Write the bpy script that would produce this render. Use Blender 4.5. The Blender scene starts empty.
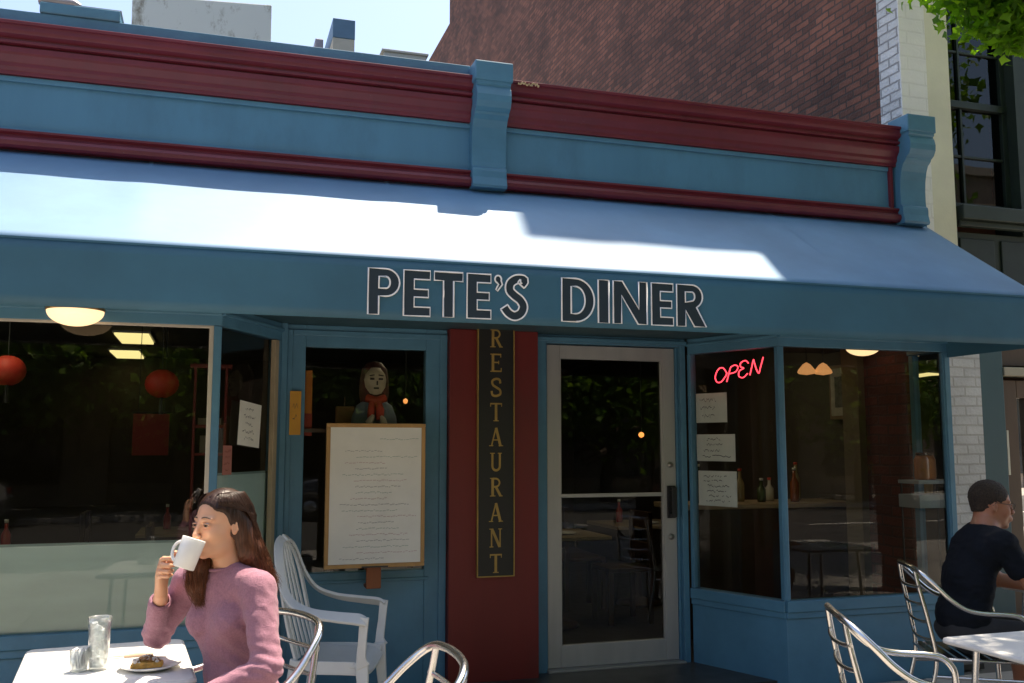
import bpy, math, random
import numpy as np
from math import radians, sin, cos, pi
from mathutils import Vector, Matrix, Euler
from mathutils.geometry import tessellate_polygon

# ------------------------------------------------------------------ camera, world, sun, exposure
scn = bpy.context.scene
COL = scn.collection
cam_d = bpy.data.cameras.new("camera"); cam = bpy.data.objects.new("camera", cam_d); COL.objects.link(cam)
cam_d.sensor_width = 36.0; cam_d.lens = 950.0 / 1024.0 * 36.0
cam_d.clip_start = 0.05; cam_d.clip_end = 600
YAW, PITCH = radians(17.46), radians(6.25)
cam.location = (0, 0, 1.48)
cam.rotation_euler = (radians(90) + PITCH, 0, -YAW)
scn.camera = cam

SUN = Vector((0.27, 0.20, 1.0)).normalized()          # direction towards the sun
world = bpy.data.worlds.new("World"); scn.world = world; world.use_nodes = True
wn = world.node_tree; bg = wn.nodes['Background']
sky = wn.nodes.new('ShaderNodeTexSky'); sky.sky_type = 'NISHITA'; sky.sun_disc = False
sky.sun_elevation = math.asin(SUN.z); sky.sun_rotation = math.atan2(SUN.x, SUN.y)
sky.air_density = 1.0; sky.dust_density = 3.0; sky.ozone_density = 1.0
wn.links.new(sky.outputs[0], bg.inputs[0]); bg.inputs[1].default_value = 0.118
sl = bpy.data.lights.new("sun", 'SUN'); sl.energy = 5.0; sl.angle = radians(0.5); sl.color = (1.0, 0.86, 0.68)
so = bpy.data.objects.new("sun", sl); COL.objects.link(so); so.rotation_euler = SUN.to_track_quat('Z', 'Y').to_euler()
scn.view_settings.view_transform = 'Standard'; scn.view_settings.look = 'None'
scn.view_settings.exposure = 1.3; scn.view_settings.gamma = 1.0
scn.cycles.max_bounces = 8; scn.cycles.transparent_max_bounces = 24
scn.cycles.sample_clamp_indirect = 6.0
try: scn.cycles.use_denoising = True
except Exception: pass

G = -0.04                                             # pavement level
rnd = random.Random(7)

# ------------------------------------------------------------------ materials
MATS = {}
def _new(name):
    m = bpy.data.materials.new(name); m.use_nodes = True
    return m, m.node_tree, m.node_tree.nodes['Principled BSDF']
def mat(name, c, rough=0.55, metal=0.0, var=0.08, scale=6.0, bump=0.0, bscale=60.0, spec=0.5, streak=False, sheen=0, coat=0.0, trans=0, chips=0):
    if name in MATS: return MATS[name]
    m, t, b = _new(name)
    N = t.nodes; L = t.links
    tc = N.new('ShaderNodeTexCoord'); mp = N.new('ShaderNodeMapping')
    L.new(tc.outputs['Object'], mp.inputs[0])
    if streak: mp.inputs['Scale'].default_value = (1, 1, 0.12)
    nz = N.new('ShaderNodeTexNoise'); nz.inputs['Scale'].default_value = scale; nz.inputs['Detail'].default_value = 6
    nz.inputs['Roughness'].default_value = 0.65
    L.new(mp.outputs[0], nz.inputs[0])
    rp = N.new('ShaderNodeMapRange'); rp.inputs[1].default_value = 0.25; rp.inputs[2].default_value = 0.75
    rp.inputs[3].default_value = 1 - var * 1.6; rp.inputs[4].default_value = 1 + var
    L.new(nz.outputs[0], rp.inputs[0])
    mx = N.new('ShaderNodeVectorMath'); mx.operation = 'SCALE'; mx.inputs[0].default_value = c[:3]
    L.new(rp.outputs[0], mx.inputs['Scale'])
    if chips:      # scuffs, small chips and dull grime patches of their own shape
        def spot(sc, lo, hi, col, prev, zs=1.0, det=8):
            m2 = N.new('ShaderNodeMapping'); m2.inputs['Scale'].default_value = (1, 1, zs); m2.inputs['Location'].default_value = (sc, sc * .7, 3.1); L.new(tc.outputs['Object'], m2.inputs[0])
            q = N.new('ShaderNodeTexNoise'); q.inputs['Scale'].default_value = sc; q.inputs['Detail'].default_value = det; q.inputs['Roughness'].default_value = .7; L.new(m2.outputs[0], q.inputs[0])
            r_ = N.new('ShaderNodeMapRange'); r_.inputs[1].default_value = lo; r_.inputs[2].default_value = hi; L.new(q.outputs[0], r_.inputs[0])
            k_ = N.new('ShaderNodeMix'); k_.data_type = 'RGBA'; k_.inputs[7].default_value = (*col, 1); L.new(prev, k_.inputs[6]); L.new(r_.outputs[0], k_.inputs[0]); return k_.outputs[2]
        o1 = spot(1.7, .52, .80, tuple(x * .62 + .01 for x in c[:3]), mx.outputs[0], .45)
        o2 = spot(26.0, .685, .705, tuple(x * .5 + .10 for x in c[:3]), o1, .6)
        L.new(o2, b.inputs['Base Color'])
    else: L.new(mx.outputs[0], b.inputs['Base Color'])
    b.inputs['Metallic'].default_value = metal
    r2 = N.new('ShaderNodeMapRange'); r2.inputs[3].default_value = max(0.02, rough - 0.07); r2.inputs[4].default_value = min(1, rough + 0.08)
    n2 = N.new('ShaderNodeTexNoise'); n2.inputs['Scale'].default_value = scale * 3.1; L.new(mp.outputs[0], n2.inputs[0])
    L.new(n2.outputs[0], r2.inputs[0]); L.new(r2.outputs[0], b.inputs['Roughness'])
    b.inputs['Specular IOR Level'].default_value = spec
    if coat: b.inputs['Coat Weight'].default_value = coat; b.inputs['Coat Roughness'].default_value = 0.15
    if sheen: b.inputs['Sheen Weight'].default_value = sheen; b.inputs['Sheen Roughness'].default_value = 0.4
    if bump:
        bn = N.new('ShaderNodeTexNoise'); bn.inputs['Scale'].default_value = bscale; bn.inputs['Detail'].default_value = 4
        L.new(tc.outputs['Object'], bn.inputs[0])
        bp = N.new('ShaderNodeBump'); bp.inputs['Strength'].default_value = bump; bp.inputs['Distance'].default_value = 0.01
        L.new(bn.outputs[0], bp.inputs['Height']); L.new(bp.outputs[0], b.inputs['Normal'])
    if trans: b.inputs['Transmission Weight'].default_value = trans
    MATS[name] = m; return m
def emis(name, c, s, base=(0.5, 0.5, 0.5)):
    if name in MATS: return MATS[name]
    m, t, b = _new(name); b.inputs['Base Color'].default_value = (*base, 1)
    b.inputs['Emission Color'].default_value = (*c, 1); b.inputs['Emission Strength'].default_value = s
    MATS[name] = m; return m
def glass(name, tint=(0.86, 0.90, 0.87), ior=1.5, haze=0.0):
    if name in MATS: return MATS[name]
    m = bpy.data.materials.new(name); m.use_nodes = True; t = m.node_tree; N = t.nodes; L = t.links
    N.remove(N['Principled BSDF']); out = N['Material Output']
    tr = N.new('ShaderNodeBsdfTransparent'); tr.inputs[0].default_value = (*tint, 1)
    gl = N.new('ShaderNodeBsdfGlossy'); gl.inputs['Roughness'].default_value = 0.0
    tc = N.new('ShaderNodeTexCoord'); nz = N.new('ShaderNodeTexNoise'); nz.inputs['Scale'].default_value = 1.3
    bp = N.new('ShaderNodeBump'); bp.inputs['Strength'].default_value = 0.06; bp.inputs['Distance'].default_value = 0.02
    L.new(tc.outputs['Object'], nz.inputs[0]); L.new(nz.outputs[0], bp.inputs['Height']); L.new(bp.outputs[0], gl.inputs['Normal'])
    fr = N.new('ShaderNodeFresnel'); fr.inputs[0].default_value = ior
    mx = N.new('ShaderNodeMixShader'); L.new(fr.outputs[0], mx.inputs[0]); L.new(tr.outputs[0], mx.inputs[1]); L.new(gl.outputs[0], mx.inputs[2])
    L.new(mx.outputs[0], out.inputs[0])
    MATS[name] = m; return m
def film_mat(name, c, density=0.9):
    m = bpy.data.materials.new(name); m.use_nodes = True; t = m.node_tree; N = t.nodes; L = t.links
    b = N['Principled BSDF']; b.inputs['Base Color'].default_value = (*c, 1); b.inputs['Roughness'].default_value = 0.5
    tr = N.new('ShaderNodeBsdfTransparent'); mx = N.new('ShaderNodeMixShader')
    tc = N.new('ShaderNodeTexCoord'); nz = N.new('ShaderNodeTexNoise'); nz.inputs['Scale'].default_value = 3.0; nz.inputs['Detail'].default_value = 5
    mp = N.new('ShaderNodeMapping'); mp.inputs['Scale'].default_value = (1, 1, 4); L.new(tc.outputs['Object'], mp.inputs[0]); L.new(mp.outputs[0], nz.inputs[0])
    mr = N.new('ShaderNodeMapRange'); mr.inputs[3].default_value = density - 0.15; mr.inputs[4].default_value = density + 0.1
    L.new(nz.outputs[0], mr.inputs[0]); L.new(mr.outputs[0], mx.inputs[0])
    L.new(tr.outputs[0], mx.inputs[1]); L.new(b.outputs[0], mx.inputs[2]); L.new(mx.outputs[0], N['Material Output'].inputs[0])
    return m
def brick_mat(name, c1, c2, mortar, plane='YZ', bw=0.215, bh=0.075, msize=0.009, rough=0.85, bump=0.6, dirt=0.35, stain=None):
    m, t, b = _new(name); N = t.nodes; L = t.links
    tc = N.new('ShaderNodeTexCoord'); sp = N.new('ShaderNodeSeparateXYZ'); cb = N.new('ShaderNodeCombineXYZ')
    L.new(tc.outputs['Object'], sp.inputs[0])
    L.new(sp.outputs['Y' if plane == 'YZ' else 'X'], cb.inputs[0]); L.new(sp.outputs['Z'], cb.inputs[1])
    # slight wobble so the courses are not ruler-straight
    nw = N.new('ShaderNodeTexNoise'); nw.inputs['Scale'].default_value = 3.0; L.new(tc.outputs['Object'], nw.inputs[0])
    ws = N.new('ShaderNodeVectorMath'); ws.operation = 'SCALE'; ws.inputs['Scale'].default_value = 0.03; L.new(nw.outputs['Color'], ws.inputs[0])
    wa = N.new('ShaderNodeVectorMath'); L.new(cb.outputs[0], wa.inputs[0]); L.new(ws.outputs[0], wa.inputs[1])
    br = N.new('ShaderNodeTexBrick'); L.new(wa.outputs[0], br.inputs[0])
    br.inputs['Color1'].default_value = (*c1, 1); br.inputs['Color2'].default_value = (*c2, 1); br.inputs['Mortar'].default_value = (*mortar, 1)
    br.inputs['Scale'].default_value = 1.0; br.inputs['Brick Width'].default_value = bw; br.inputs['Row Height'].default_value = bh
    br.inputs['Mortar Size'].default_value = msize; br.inputs['Mortar Smooth'].default_value = 0.3; br.inputs['Bias'].default_value = -0.1
    n1 = N.new('ShaderNodeTexNoise'); n1.inputs['Scale'].default_value = 1.1; n1.inputs['Detail'].default_value = 8; n1.inputs['Roughness'].default_value = 0.7
    L.new(tc.outputs['Object'], n1.inputs[0])
    mr = N.new('ShaderNodeMapRange'); mr.inputs[1].default_value = 0.3; mr.inputs[2].default_value = 0.7; mr.inputs[3].default_value = 1 - dirt; mr.inputs[4].default_value = 1 + dirt * 0.5
    L.new(n1.outputs[0], mr.inputs[0])
    sc = N.new('ShaderNodeVectorMath'); sc.operation = 'SCALE'; L.new(br.outputs['Color'], sc.inputs[0]); L.new(mr.outputs[0], sc.inputs['Scale'])
    L.new(sc.outputs[0], b.inputs['Base Color']); b.inputs['Roughness'].default_value = rough
    n2 = N.new('ShaderNodeTexNoise'); n2.inputs['Scale'].default_value = 45; L.new(tc.outputs['Object'], n2.inputs[0])
    ad = N.new('ShaderNodeMath'); ad.operation = 'MULTIPLY_ADD'; ad.inputs[1].default_value = -1.0; L.new(br.outputs['Fac'], ad.inputs[0]); L.new(n2.outputs[0], ad.inputs[2])
    bp = N.new('ShaderNodeBump'); bp.inputs['Strength'].default_value = bump; bp.inputs['Distance'].default_value = 0.008
    L.new(ad.outputs[0], bp.inputs['Height']); L.new(bp.outputs[0], b.inputs['Normal'])
    return m
def knit_mat(name, c):
    m, t, b = _new(name); N = t.nodes; L = t.links
    tc = N.new('ShaderNodeTexCoord')
    mp = N.new('ShaderNodeMapping'); mp.inputs['Scale'].default_value = (1, 1, 1.6); L.new(tc.outputs['Object'], mp.inputs[0])
    v = N.new('ShaderNodeTexVoronoi'); v.inputs['Scale'].default_value = 230; L.new(mp.outputs[0], v.inputs[0])
    n = N.new('ShaderNodeTexNoise'); n.inputs['Scale'].default_value = 150; n.inputs['Detail'].default_value = 5; n.inputs['Roughness'].default_value = .7; L.new(tc.outputs['Object'], n.inputs[0])
    rp = N.new('ShaderNodeMapRange'); rp.inputs[1].default_value = .3; rp.inputs[2].default_value = .7; rp.inputs[3].default_value = 0.82; rp.inputs[4].default_value = 1.18; L.new(n.outputs[0], rp.inputs[0])
    s = N.new('ShaderNodeVectorMath'); s.operation = 'SCALE'; s.inputs[0].default_value = c; L.new(rp.outputs[0], s.inputs['Scale']); L.new(s.outputs[0], b.inputs['Base Color'])
    bp = N.new('ShaderNodeBump'); bp.inputs['Strength'].default_value = 0.45; bp.inputs['Distance'].default_value = 0.003
    L.new(v.outputs['Distance'], bp.inputs['Height']); L.new(bp.outputs[0], b.inputs['Normal'])
    b.inputs['Roughness'].default_value = 0.95; b.inputs['Sheen Weight'].default_value = 0.12; b.inputs['Sheen Roughness'].default_value = 0.5
    b.inputs['Specular IOR Level'].default_value = 0.2
    return m
def leaf_mat(name, c1, c2, transl=0.45):
    m = bpy.data.materials.new(name); m.use_nodes = True; t = m.node_tree; N = t.nodes; L = t.links
    N.remove(N['Principled BSDF']); out = N['Material Output']
    at = N.new('ShaderNodeAttribute'); at.attribute_name = 'tone'
    mx = N.new('ShaderNodeMix'); mx.data_type = 'RGBA'; mx.inputs[6].default_value = (*c1, 1); mx.inputs[7].default_value = (*c2, 1)
    L.new(at.outputs['Fac'], mx.inputs[0])
    d = N.new('ShaderNodeBsdfPrincipled'); d.inputs['Roughness'].default_value = 0.5; L.new(mx.outputs[2], d.inputs['Base Color'])
    tl = N.new('ShaderNodeBsdfTranslucent')
    sc = N.new('ShaderNodeVectorMath'); sc.operation = 'MULTIPLY'; sc.inputs[1].default_value = (1.6, 1.7, 0.5); L.new(mx.outputs[2], sc.inputs[0]); L.new(sc.outputs[0], tl.inputs[0])
    ms = N.new('ShaderNodeMixShader'); ms.inputs[0].default_value = transl; L.new(d.outputs[0], ms.inputs[1]); L.new(tl.outputs[0], ms.inputs[2]); L.new(ms.outputs[0], out.inputs[0])
    return m

BLUE = mat('blue_paint', (0.092, 0.240, 0.365), 0.5, chips=1, var=0.10, scale=2.2, bump=0.06, bscale=25, streak=True)
BLUE2 = mat('blue_trim_paint', (0.080, 0.215, 0.325), 0.45, chips=1, var=0.10, scale=5, bump=0.08, bscale=30)
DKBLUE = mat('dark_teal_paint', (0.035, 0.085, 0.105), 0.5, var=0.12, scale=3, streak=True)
MAROON = mat('maroon_paint', (0.160, 0.019, 0.032), 0.42, chips=1, var=0.14, scale=4, bump=0.05, bscale=20)
RED = mat('red_paint', (0.15, 0.010, 0.008), 0.5, chips=1, var=0.12, scale=3, streak=True)
ALU = mat('brushed_aluminium_frame', (0.46, 0.45, 0.43), 0.42, metal=0.35, var=0.08, scale=8, streak=True)
CREAM = mat('cream_wood_frame', (0.42, 0.34, 0.22), 0.55, var=0.1)
GLASS = glass('window_glass', ior=1.52)
GLASS2 = glass('door_glass', (0.75, 0.79, 0.76), ior=1.55)

# ------------------------------------------------------------------ mesh helpers
class MB:
    def __init__(s): s.v = []; s.f = []; s.sm = []
    def add(s, vs, fs, smooth=False):
        o = len(s.v); s.v += [tuple(map(float, p)) for p in vs]; s.f += [tuple(i + o for i in f) for f in fs]; s.sm += [smooth] * len(fs)
        return s
    def box(s, x0, x1, y0, y1, z0, z1):
        v = [(x, y, z) for z in (z0, z1) for y in (y0, y1) for x in (x0, x1)]
        return s.add(v, [(0, 2, 3, 1), (4, 5, 7, 6), (0, 1, 5, 4), (2, 6, 7, 3), (0, 4, 6, 2), (1, 3, 7, 5)])
    def obox(s, c, size, rz=0, rx=0, ry=0):
        R = Euler((rx, ry, rz)).to_matrix(); hx, hy, hz = [k / 2 for k in size]
        v = [Vector(c) + R @ Vector((x * hx, y * hy, z * hz)) for z in (-1, 1) for y in (-1, 1) for x in (-1, 1)]
        return s.add(v, [(0, 2, 3, 1), (4, 5, 7, 6), (0, 1, 5, 4), (2, 6, 7, 3), (0, 4, 6, 2), (1, 3, 7, 5)])
    def tube(s, pts, r, n=10, closed=False, flat=1.0):
        pts = [Vector(p) for p in pts]; m = len(pts); rs = r if isinstance(r, (list, tuple)) else [r] * m
        T = []
        for i in range(m):
            a = pts[i - 1] if (i > 0 or closed) else pts[i]; b = pts[(i + 1) % m] if (i < m - 1 or closed) else pts[i]
            T.append((b - a).normalized())
        u = T[0].orthogonal().normalized(); vs = []; fs = []
        for i in range(m):
            u = (u - T[i] * u.dot(T[i]));  u = u.normalized() if u.length > 1e-6 else T[i].orthogonal().normalized()
            w = T[i].cross(u)
            for k in range(n):
                a = 2 * pi * k / n; vs.append(pts[i] + (u * cos(a) + w * sin(a) * flat) * rs[i])
        for i in range(m if closed else m - 1):
            j = (i + 1) % m
            for k in range(n): fs.append((i * n + k, i * n + (k + 1) % n, j * n + (k + 1) % n, j * n + k))
        s.add(vs, fs, True)
        if not closed:
            s.add(vs[:n], [tuple(range(n))[::-1]]); s.add(vs[-n:], [tuple(range(n))])
        return s
    def lathe(s, prof, c=(0, 0, 0), n=32, R=None):
        vs = []; fs = []; m = len(prof)
        for r, z in prof:
            for k in range(n):
                a = 2 * pi * k / n; p = Vector((r * cos(a), r * sin(a), z))
                if R is not None: p = R @ p
                vs.append(p + Vector(c))
        for i in range(m - 1):
            for k in range(n): fs.append((i * n + k, i * n + (k + 1) % n, (i + 1) * n + (k + 1) % n, (i + 1) * n + k))
        return s.add(vs, fs, True)
    def prism(s, poly, axis, a, b):
        """extrude a 2-D polygon along an axis: 'x' poly=(y,z), 'y' poly=(x,z), 'z' poly=(x,y)"""
        def P(p, t): return {'x': (t, p[0], p[1]), 'y': (p[0], t, p[1]), 'z': (p[0], p[1], t)}[axis]
        n = len(poly); vs = [P(p, a) for p in poly] + [P(p, b) for p in poly]
        tri = tessellate_polygon([[Vector((p[0], p[1], 0)) for p in poly]])
        fs = [tuple(t) for t in tri] + [tuple(i + n for i in t)[::-1] for t in tri]
        fs += [(i, (i + 1) % n, (i + 1) % n + n, i + n) for i in range(n)]
        return s.add(vs, fs)
    def build(s, name, m, parent=None, bevel=0.0, smooth=None, seg=2):
        me = bpy.data.meshes.new(name); me.from_pydata(s.v, [], s.f); me.update()
        if smooth is not None: me.polygons.foreach_set('use_smooth', [smooth] * len(me.polygons))
        else: me.polygons.foreach_set('use_smooth', s.sm)
        ob = bpy.data.objects.new(name, me); COL.objects.link(ob)
        for q in (m if isinstance(m, (list, tuple)) else [m]): me.materials.append(q)
        import bmesh
        bm = bmesh.new(); bm.from_mesh(me)
        bmesh.ops.remove_doubles(bm, verts=bm.verts, dist=1e-5) if bevel else None
        bmesh.ops.recalc_face_normals(bm, faces=bm.faces); bm.to_mesh(me); bm.free()
        if parent is not None: ob.parent = parent
        if bevel:
            b = ob.modifiers.new('bevel', 'BEVEL'); b.width = bevel; b.segments = seg; b.limit_method = 'ANGLE'; b.angle_limit = radians(35); b.harden_normals = False
        return ob
def tag(o, label=None, cat=None, group=None, kind=None):
    if label: o['label'] = label
    if cat: o['category'] = cat
    if group: o['group'] = group
    if kind: o['kind'] = kind
    return o
def empty(name, loc=(0, 0, 0), rz=0, label=None, cat=None, group=None):
    o = bpy.data.objects.new(name, None); o.empty_display_size = 0.1; COL.objects.link(o)
    o.location = loc; o.rotation_euler = (0, 0, rz)
    return tag(o, label, cat, group)
def copy_tree(o, parent=None):
    c = o.copy(); COL.objects.link(c); c.parent = parent
    for ch in [x for x in bpy.data.objects if x.parent == o]: copy_tree(ch, c)
    return c
def catmull(P, n=8, closed=False):
    P = [Vector(p) for p in P]; out = []; m = len(P)
    for i in range(m if closed else m - 1):
        if closed: p0, p1, p2, p3 = P[i - 1], P[i], P[(i + 1) % m], P[(i + 2) % m]
        else: p0, p1, p2, p3 = P[max(i - 1, 0)], P[i], P[i + 1], P[min(i + 2, m - 1)]
        for k in range(n):
            t = k / n; out.append(0.5 * ((2 * p1) + (p2 - p0) * t + (2 * p0 - 5 * p1 + 4 * p2 - p3) * t * t + (3 * p1 - p0 - 3 * p2 + p3) * t ** 3))
    if not closed: out.append(P[-1])
    return out

# ================================================================== THE SETTING
ASPH = mat('asphalt', (0.055, 0.054, 0.052), 0.9, var=0.2, scale=2, bump=0.4, bscale=120)
CONC = mat('pavement_concrete', (0.31, 0.29, 0.26), 0.85, var=0.14, scale=2.5, bump=0.25, bscale=90)
g = MB().box(-150, 150, -150, 150, G - 0.35, G - 0.155); tag(g.build('ground', mat('ground_soil', (0.16, 0.15, 0.12), 0.9)), kind='structure')
g = MB().box(-60, 60, -11.0, -2.2, G - 0.16, G - 0.12); tag(g.build('road', ASPH), kind='structure')
g = MB()
for i in range(-12, 12):
    for j in range(5):
        x0 = i * 1.5; y0 = -1.95 + j * 1.5
        y1 = min(y0 + 1.5, 5.34)
        g.box(x0 + 0.006, x0 + 1.494, y0 + 0.006, y1 - 0.006, G - 0.12, G)
tag(g.build('pavement', CONC, bevel=0.006), kind='structure')
tag(MB().box(-18, 18, -2.0, 6.08, G - 0.15, G - 0.012).build('pavement_base', mat('joint_dirt', (0.08, 0.075, 0.065), 0.95)), kind='structure')
tag(MB().box(-60, 60, -2.2, -1.95, G - 0.16, G - 0.002).build('kerb', CONC, bevel=0.02), kind='structure')
tag(MB().box(-60, 60, -15.0, -11.0, G - 0.16, G).build('far_pavement', CONC), kind='structure')
g = MB()
for i in range(-20, 20): g.box(i * 3.0, i * 3.0 + 1.6, -6.68, -6.56, G - 0.12, G - 0.116)
tag(g.build('lane_marking', mat('road_paint', (0.75, 0.73, 0.66), 0.7)), kind='structure')

# ================================================================== DINER BUILDING
F, YD, YP, YW = 5.35, 6.11, 6.03, 5.50
XL, XR = -3.4, 4.86
diner = empty('diner_building', (0, 5.5, G), label='single storey blue diner storefront with maroon cornice and recessed glass door', cat='building')
diner_off = Vector((0, 5.5, G))
def dp(mb, name, m, bevel=0.0, parent=None, **k):
    """a part of the diner: geometry written in world metres, parented to the diner empty"""
    o = mb.build(name, m, None, bevel=bevel, **k)
    if parent is None: o.parent = diner; o.matrix_parent_inverse = Matrix.Translation(-diner_off)
    else: o.parent = parent
    return o
# upper wall and roof
w = MB(); w.box(XL, XR, YW, YW + 0.16, 2.262, 3.70); w.box(XL, XR, YW + 0.16, 6.6, 2.70, 2.80)
w.box(XR - 0.12, XR, YW + 0.16, 6.2, 2.262, 3.68)
dp(w, 'upper_wall', BLUE)
dp(MB().box(XL, XR - .13, 5.66, 6.12, 3.30, 3.42).box(XL, 5.18, 6.1205, 14.2, 3.30, 3.42), 'roof', mat('roof_felt', (0.10, 0.10, 0.10), 0.9))
dp(MB().box(XL, 1.45, YW - 0.035, YW + 0.21, 3.7505, 3.812), 'raised_cap', BLUE2, 0.004)
dp(MB().box(XL, XR + 0.01, YW - 0.01, YW + 0.20, 3.7315, 3.750), 'parapet_cap', BLUE2, 0.004)
prof = [(0, 3.452), (.050, 3.452), (.050, 3.470), (.062, 3.484), (.064, 3.505), (.105, 3.545), (.125, 3.556), (.128, 3.600), (.142, 3.606),
        (.142, 3.622), (.165, 3.634), (.186, 3.650), (.192, 3.655), (.192, 3.690), (0, 3.700)]
prof = [(0, 3.452), (.036, 3.452), (.036, 3.474), (.050, 3.492), (.050, 3.514), (.074, 3.548), (.078, 3.560), (.078, 3.590), (.056, 3.592), (.056, 3.602), (.088, 3.606), (.088, 3.622), (.070, 3.625), (.070, 3.637), (.100, 3.655), (.106, 3.672), (.106, 3.698), (.121, 3.702), (.121, 3.720), (0, 3.730)]
def cornice(x0, x1):
    dp(MB().prism([(YW - p, z) for p, z in prof], 'x', x0, x1), 'cornice', MAROON, 0.003)
cornice(XL, 1.452); cornice(1.668, 4.585)
mold = [(0, 3.048), (.050, 3.048), (.066, 3.060), (.072, 3.080), (.066, 3.098), (.040, 3.108), (.034, 3.122), (.052, 3.134), (.052, 3.146), (0, 3.146)]
dp(MB().prism([(YW - p, z) for p, z in mold], 'x', XL, 1.452), 'moulding', MAROON, 0.002)
dp(MB().prism([(YW - p, z) for p, z in mold], 'x', 1.66, 4.585), 'moulding', MAROON, 0.002)
dp(MB().box(4.535, 4.56, YW - 0.03, YW - 0.001, 3.147, 3.451), 'trim_strip', MAROON, 0.003)
dp(MB().box(XL, XR, YW - .018, YW - .0015, 3.147, 3.163).box(XL, 4.534, YW - .018, YW - .0015, 3.42, 3.4505), 'frieze_moulding', BLUE, 0.004)
# scroll brackets
bprof = [(-0.03, 3.80), (.20, 3.775), (.232, 3.762), (.240, 3.745), (.238, 3.655), (.222, 3.645), (.240, 3.622), (.252, 3.585), (.248, 3.545), (.225, 3.512), (.20, 3.498),
         (.185, 3.492), (.178, 3.478), (.140, 3.455), (.115, 3.41), (.098, 3.35), (.090, 3.28), (.090, 3.20), (.094, 3.168), (.112, 3.158), (.118, 3.14), (.118, 3.10), (.135, 3.05), (.125, 3.035), (-0.03, 3.03)]
bprof = [(p * .76 if p > 0 else p, z) for p, z in bprof]
def bracket(x0, x1):
    mb = MB(); n = len(bprof)
    mb.prism([(YW - p, z) for p, z in bprof], 'x', x0, x1)
    # raised edge rims on the front face
    b = dp(mb, 'bracket', BLUE2, 0.006)
    cx = (x0 + x1) / 2
    h = MB().box(x0 - 0.012, x1 + 0.012, YW - 0.190, YW + 0.02, 3.672, 3.7945)
    dp(h, 'bracket_cap', BLUE2, 0.008)
bracket(1.452, 1.668); bracket(4.585, 4.80)
dp(MB().box(-0.965, -0.56, YW - 0.045, YW + 0.22, 3.8125, 3.875), 'parapet_pier', BLUE2, 0.006)
dp(MB().tube([(-0.975, YW - .01, 3.896), (-0.80, YW - .02, 3.893), (-0.765, YW - .02, 3.883)], [0.026, 0.026, 0.012], 12).box(-0.79, -0.555, YW - .03, YW + .2, 3.876, 3.883), 'flashing', mat('grey_flashing', (0.35, 0.33, 0.36), 0.45, metal=.4, var=.2))
# peeled paint patch
pm = MB()
Rp = random.Random(8)
for k in range(16):
    cx_ = 1.735 + k * .0085; cz_ = 3.702 + Rp.uniform(-.008, .008); pm.prism([(cx_ + Rp.uniform(.004, .010) * cos(a), cz_ + Rp.uniform(.003, .010) * sin(a)) for a in [2 * pi * i / 7 for i in range(7)]], 'y', YW - .1235, YW - .1212)
dp(pm, 'peeled_paint', mat('bare_wood_fleck', (0.62, 0.45, 0.25), 0.8))

# header and soffit
WH = 2.262
hd = MB()
# bay heads (above glass up to soffit)
left_bay = [(-3.0, F), (0.035, F), (0.43, YP)]
right_bay = [(3.215, YP + .06), (3.50, F), (4.86, F), (4.86, 5.69)]
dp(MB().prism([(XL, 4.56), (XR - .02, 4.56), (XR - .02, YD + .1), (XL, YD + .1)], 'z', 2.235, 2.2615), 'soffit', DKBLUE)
GZ0, GZ1 = 0.515, 2.125
def seg_box(mb, a, b, z0, z1, t=0.05, out=0.0, e0=0, e1=0):
    """box along the plan segment a->b; 'out' shifts it to the street side (right-hand side of a->b)"""
    a = Vector((a[0], a[1], 0)); b = Vector((b[0], b[1], 0)); d = (b - a).normalized(); n = Vector((d.y, -d.x, 0))
    a = a - d * e0; b = b + d * e1
    p = [a + n * out, b + n * out, b + n * (out - t), a + n * (out - t)]
    v = [(q.x, q.y, z) for z in (z0, z1) for q in p]
    mb.add(v, [(0, 1, 2, 3)[::-1], (4, 5, 6, 7), (0, 1, 5, 4), (1, 2, 6, 5), (2, 3, 7, 6), (3, 0, 4, 7)])
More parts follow.
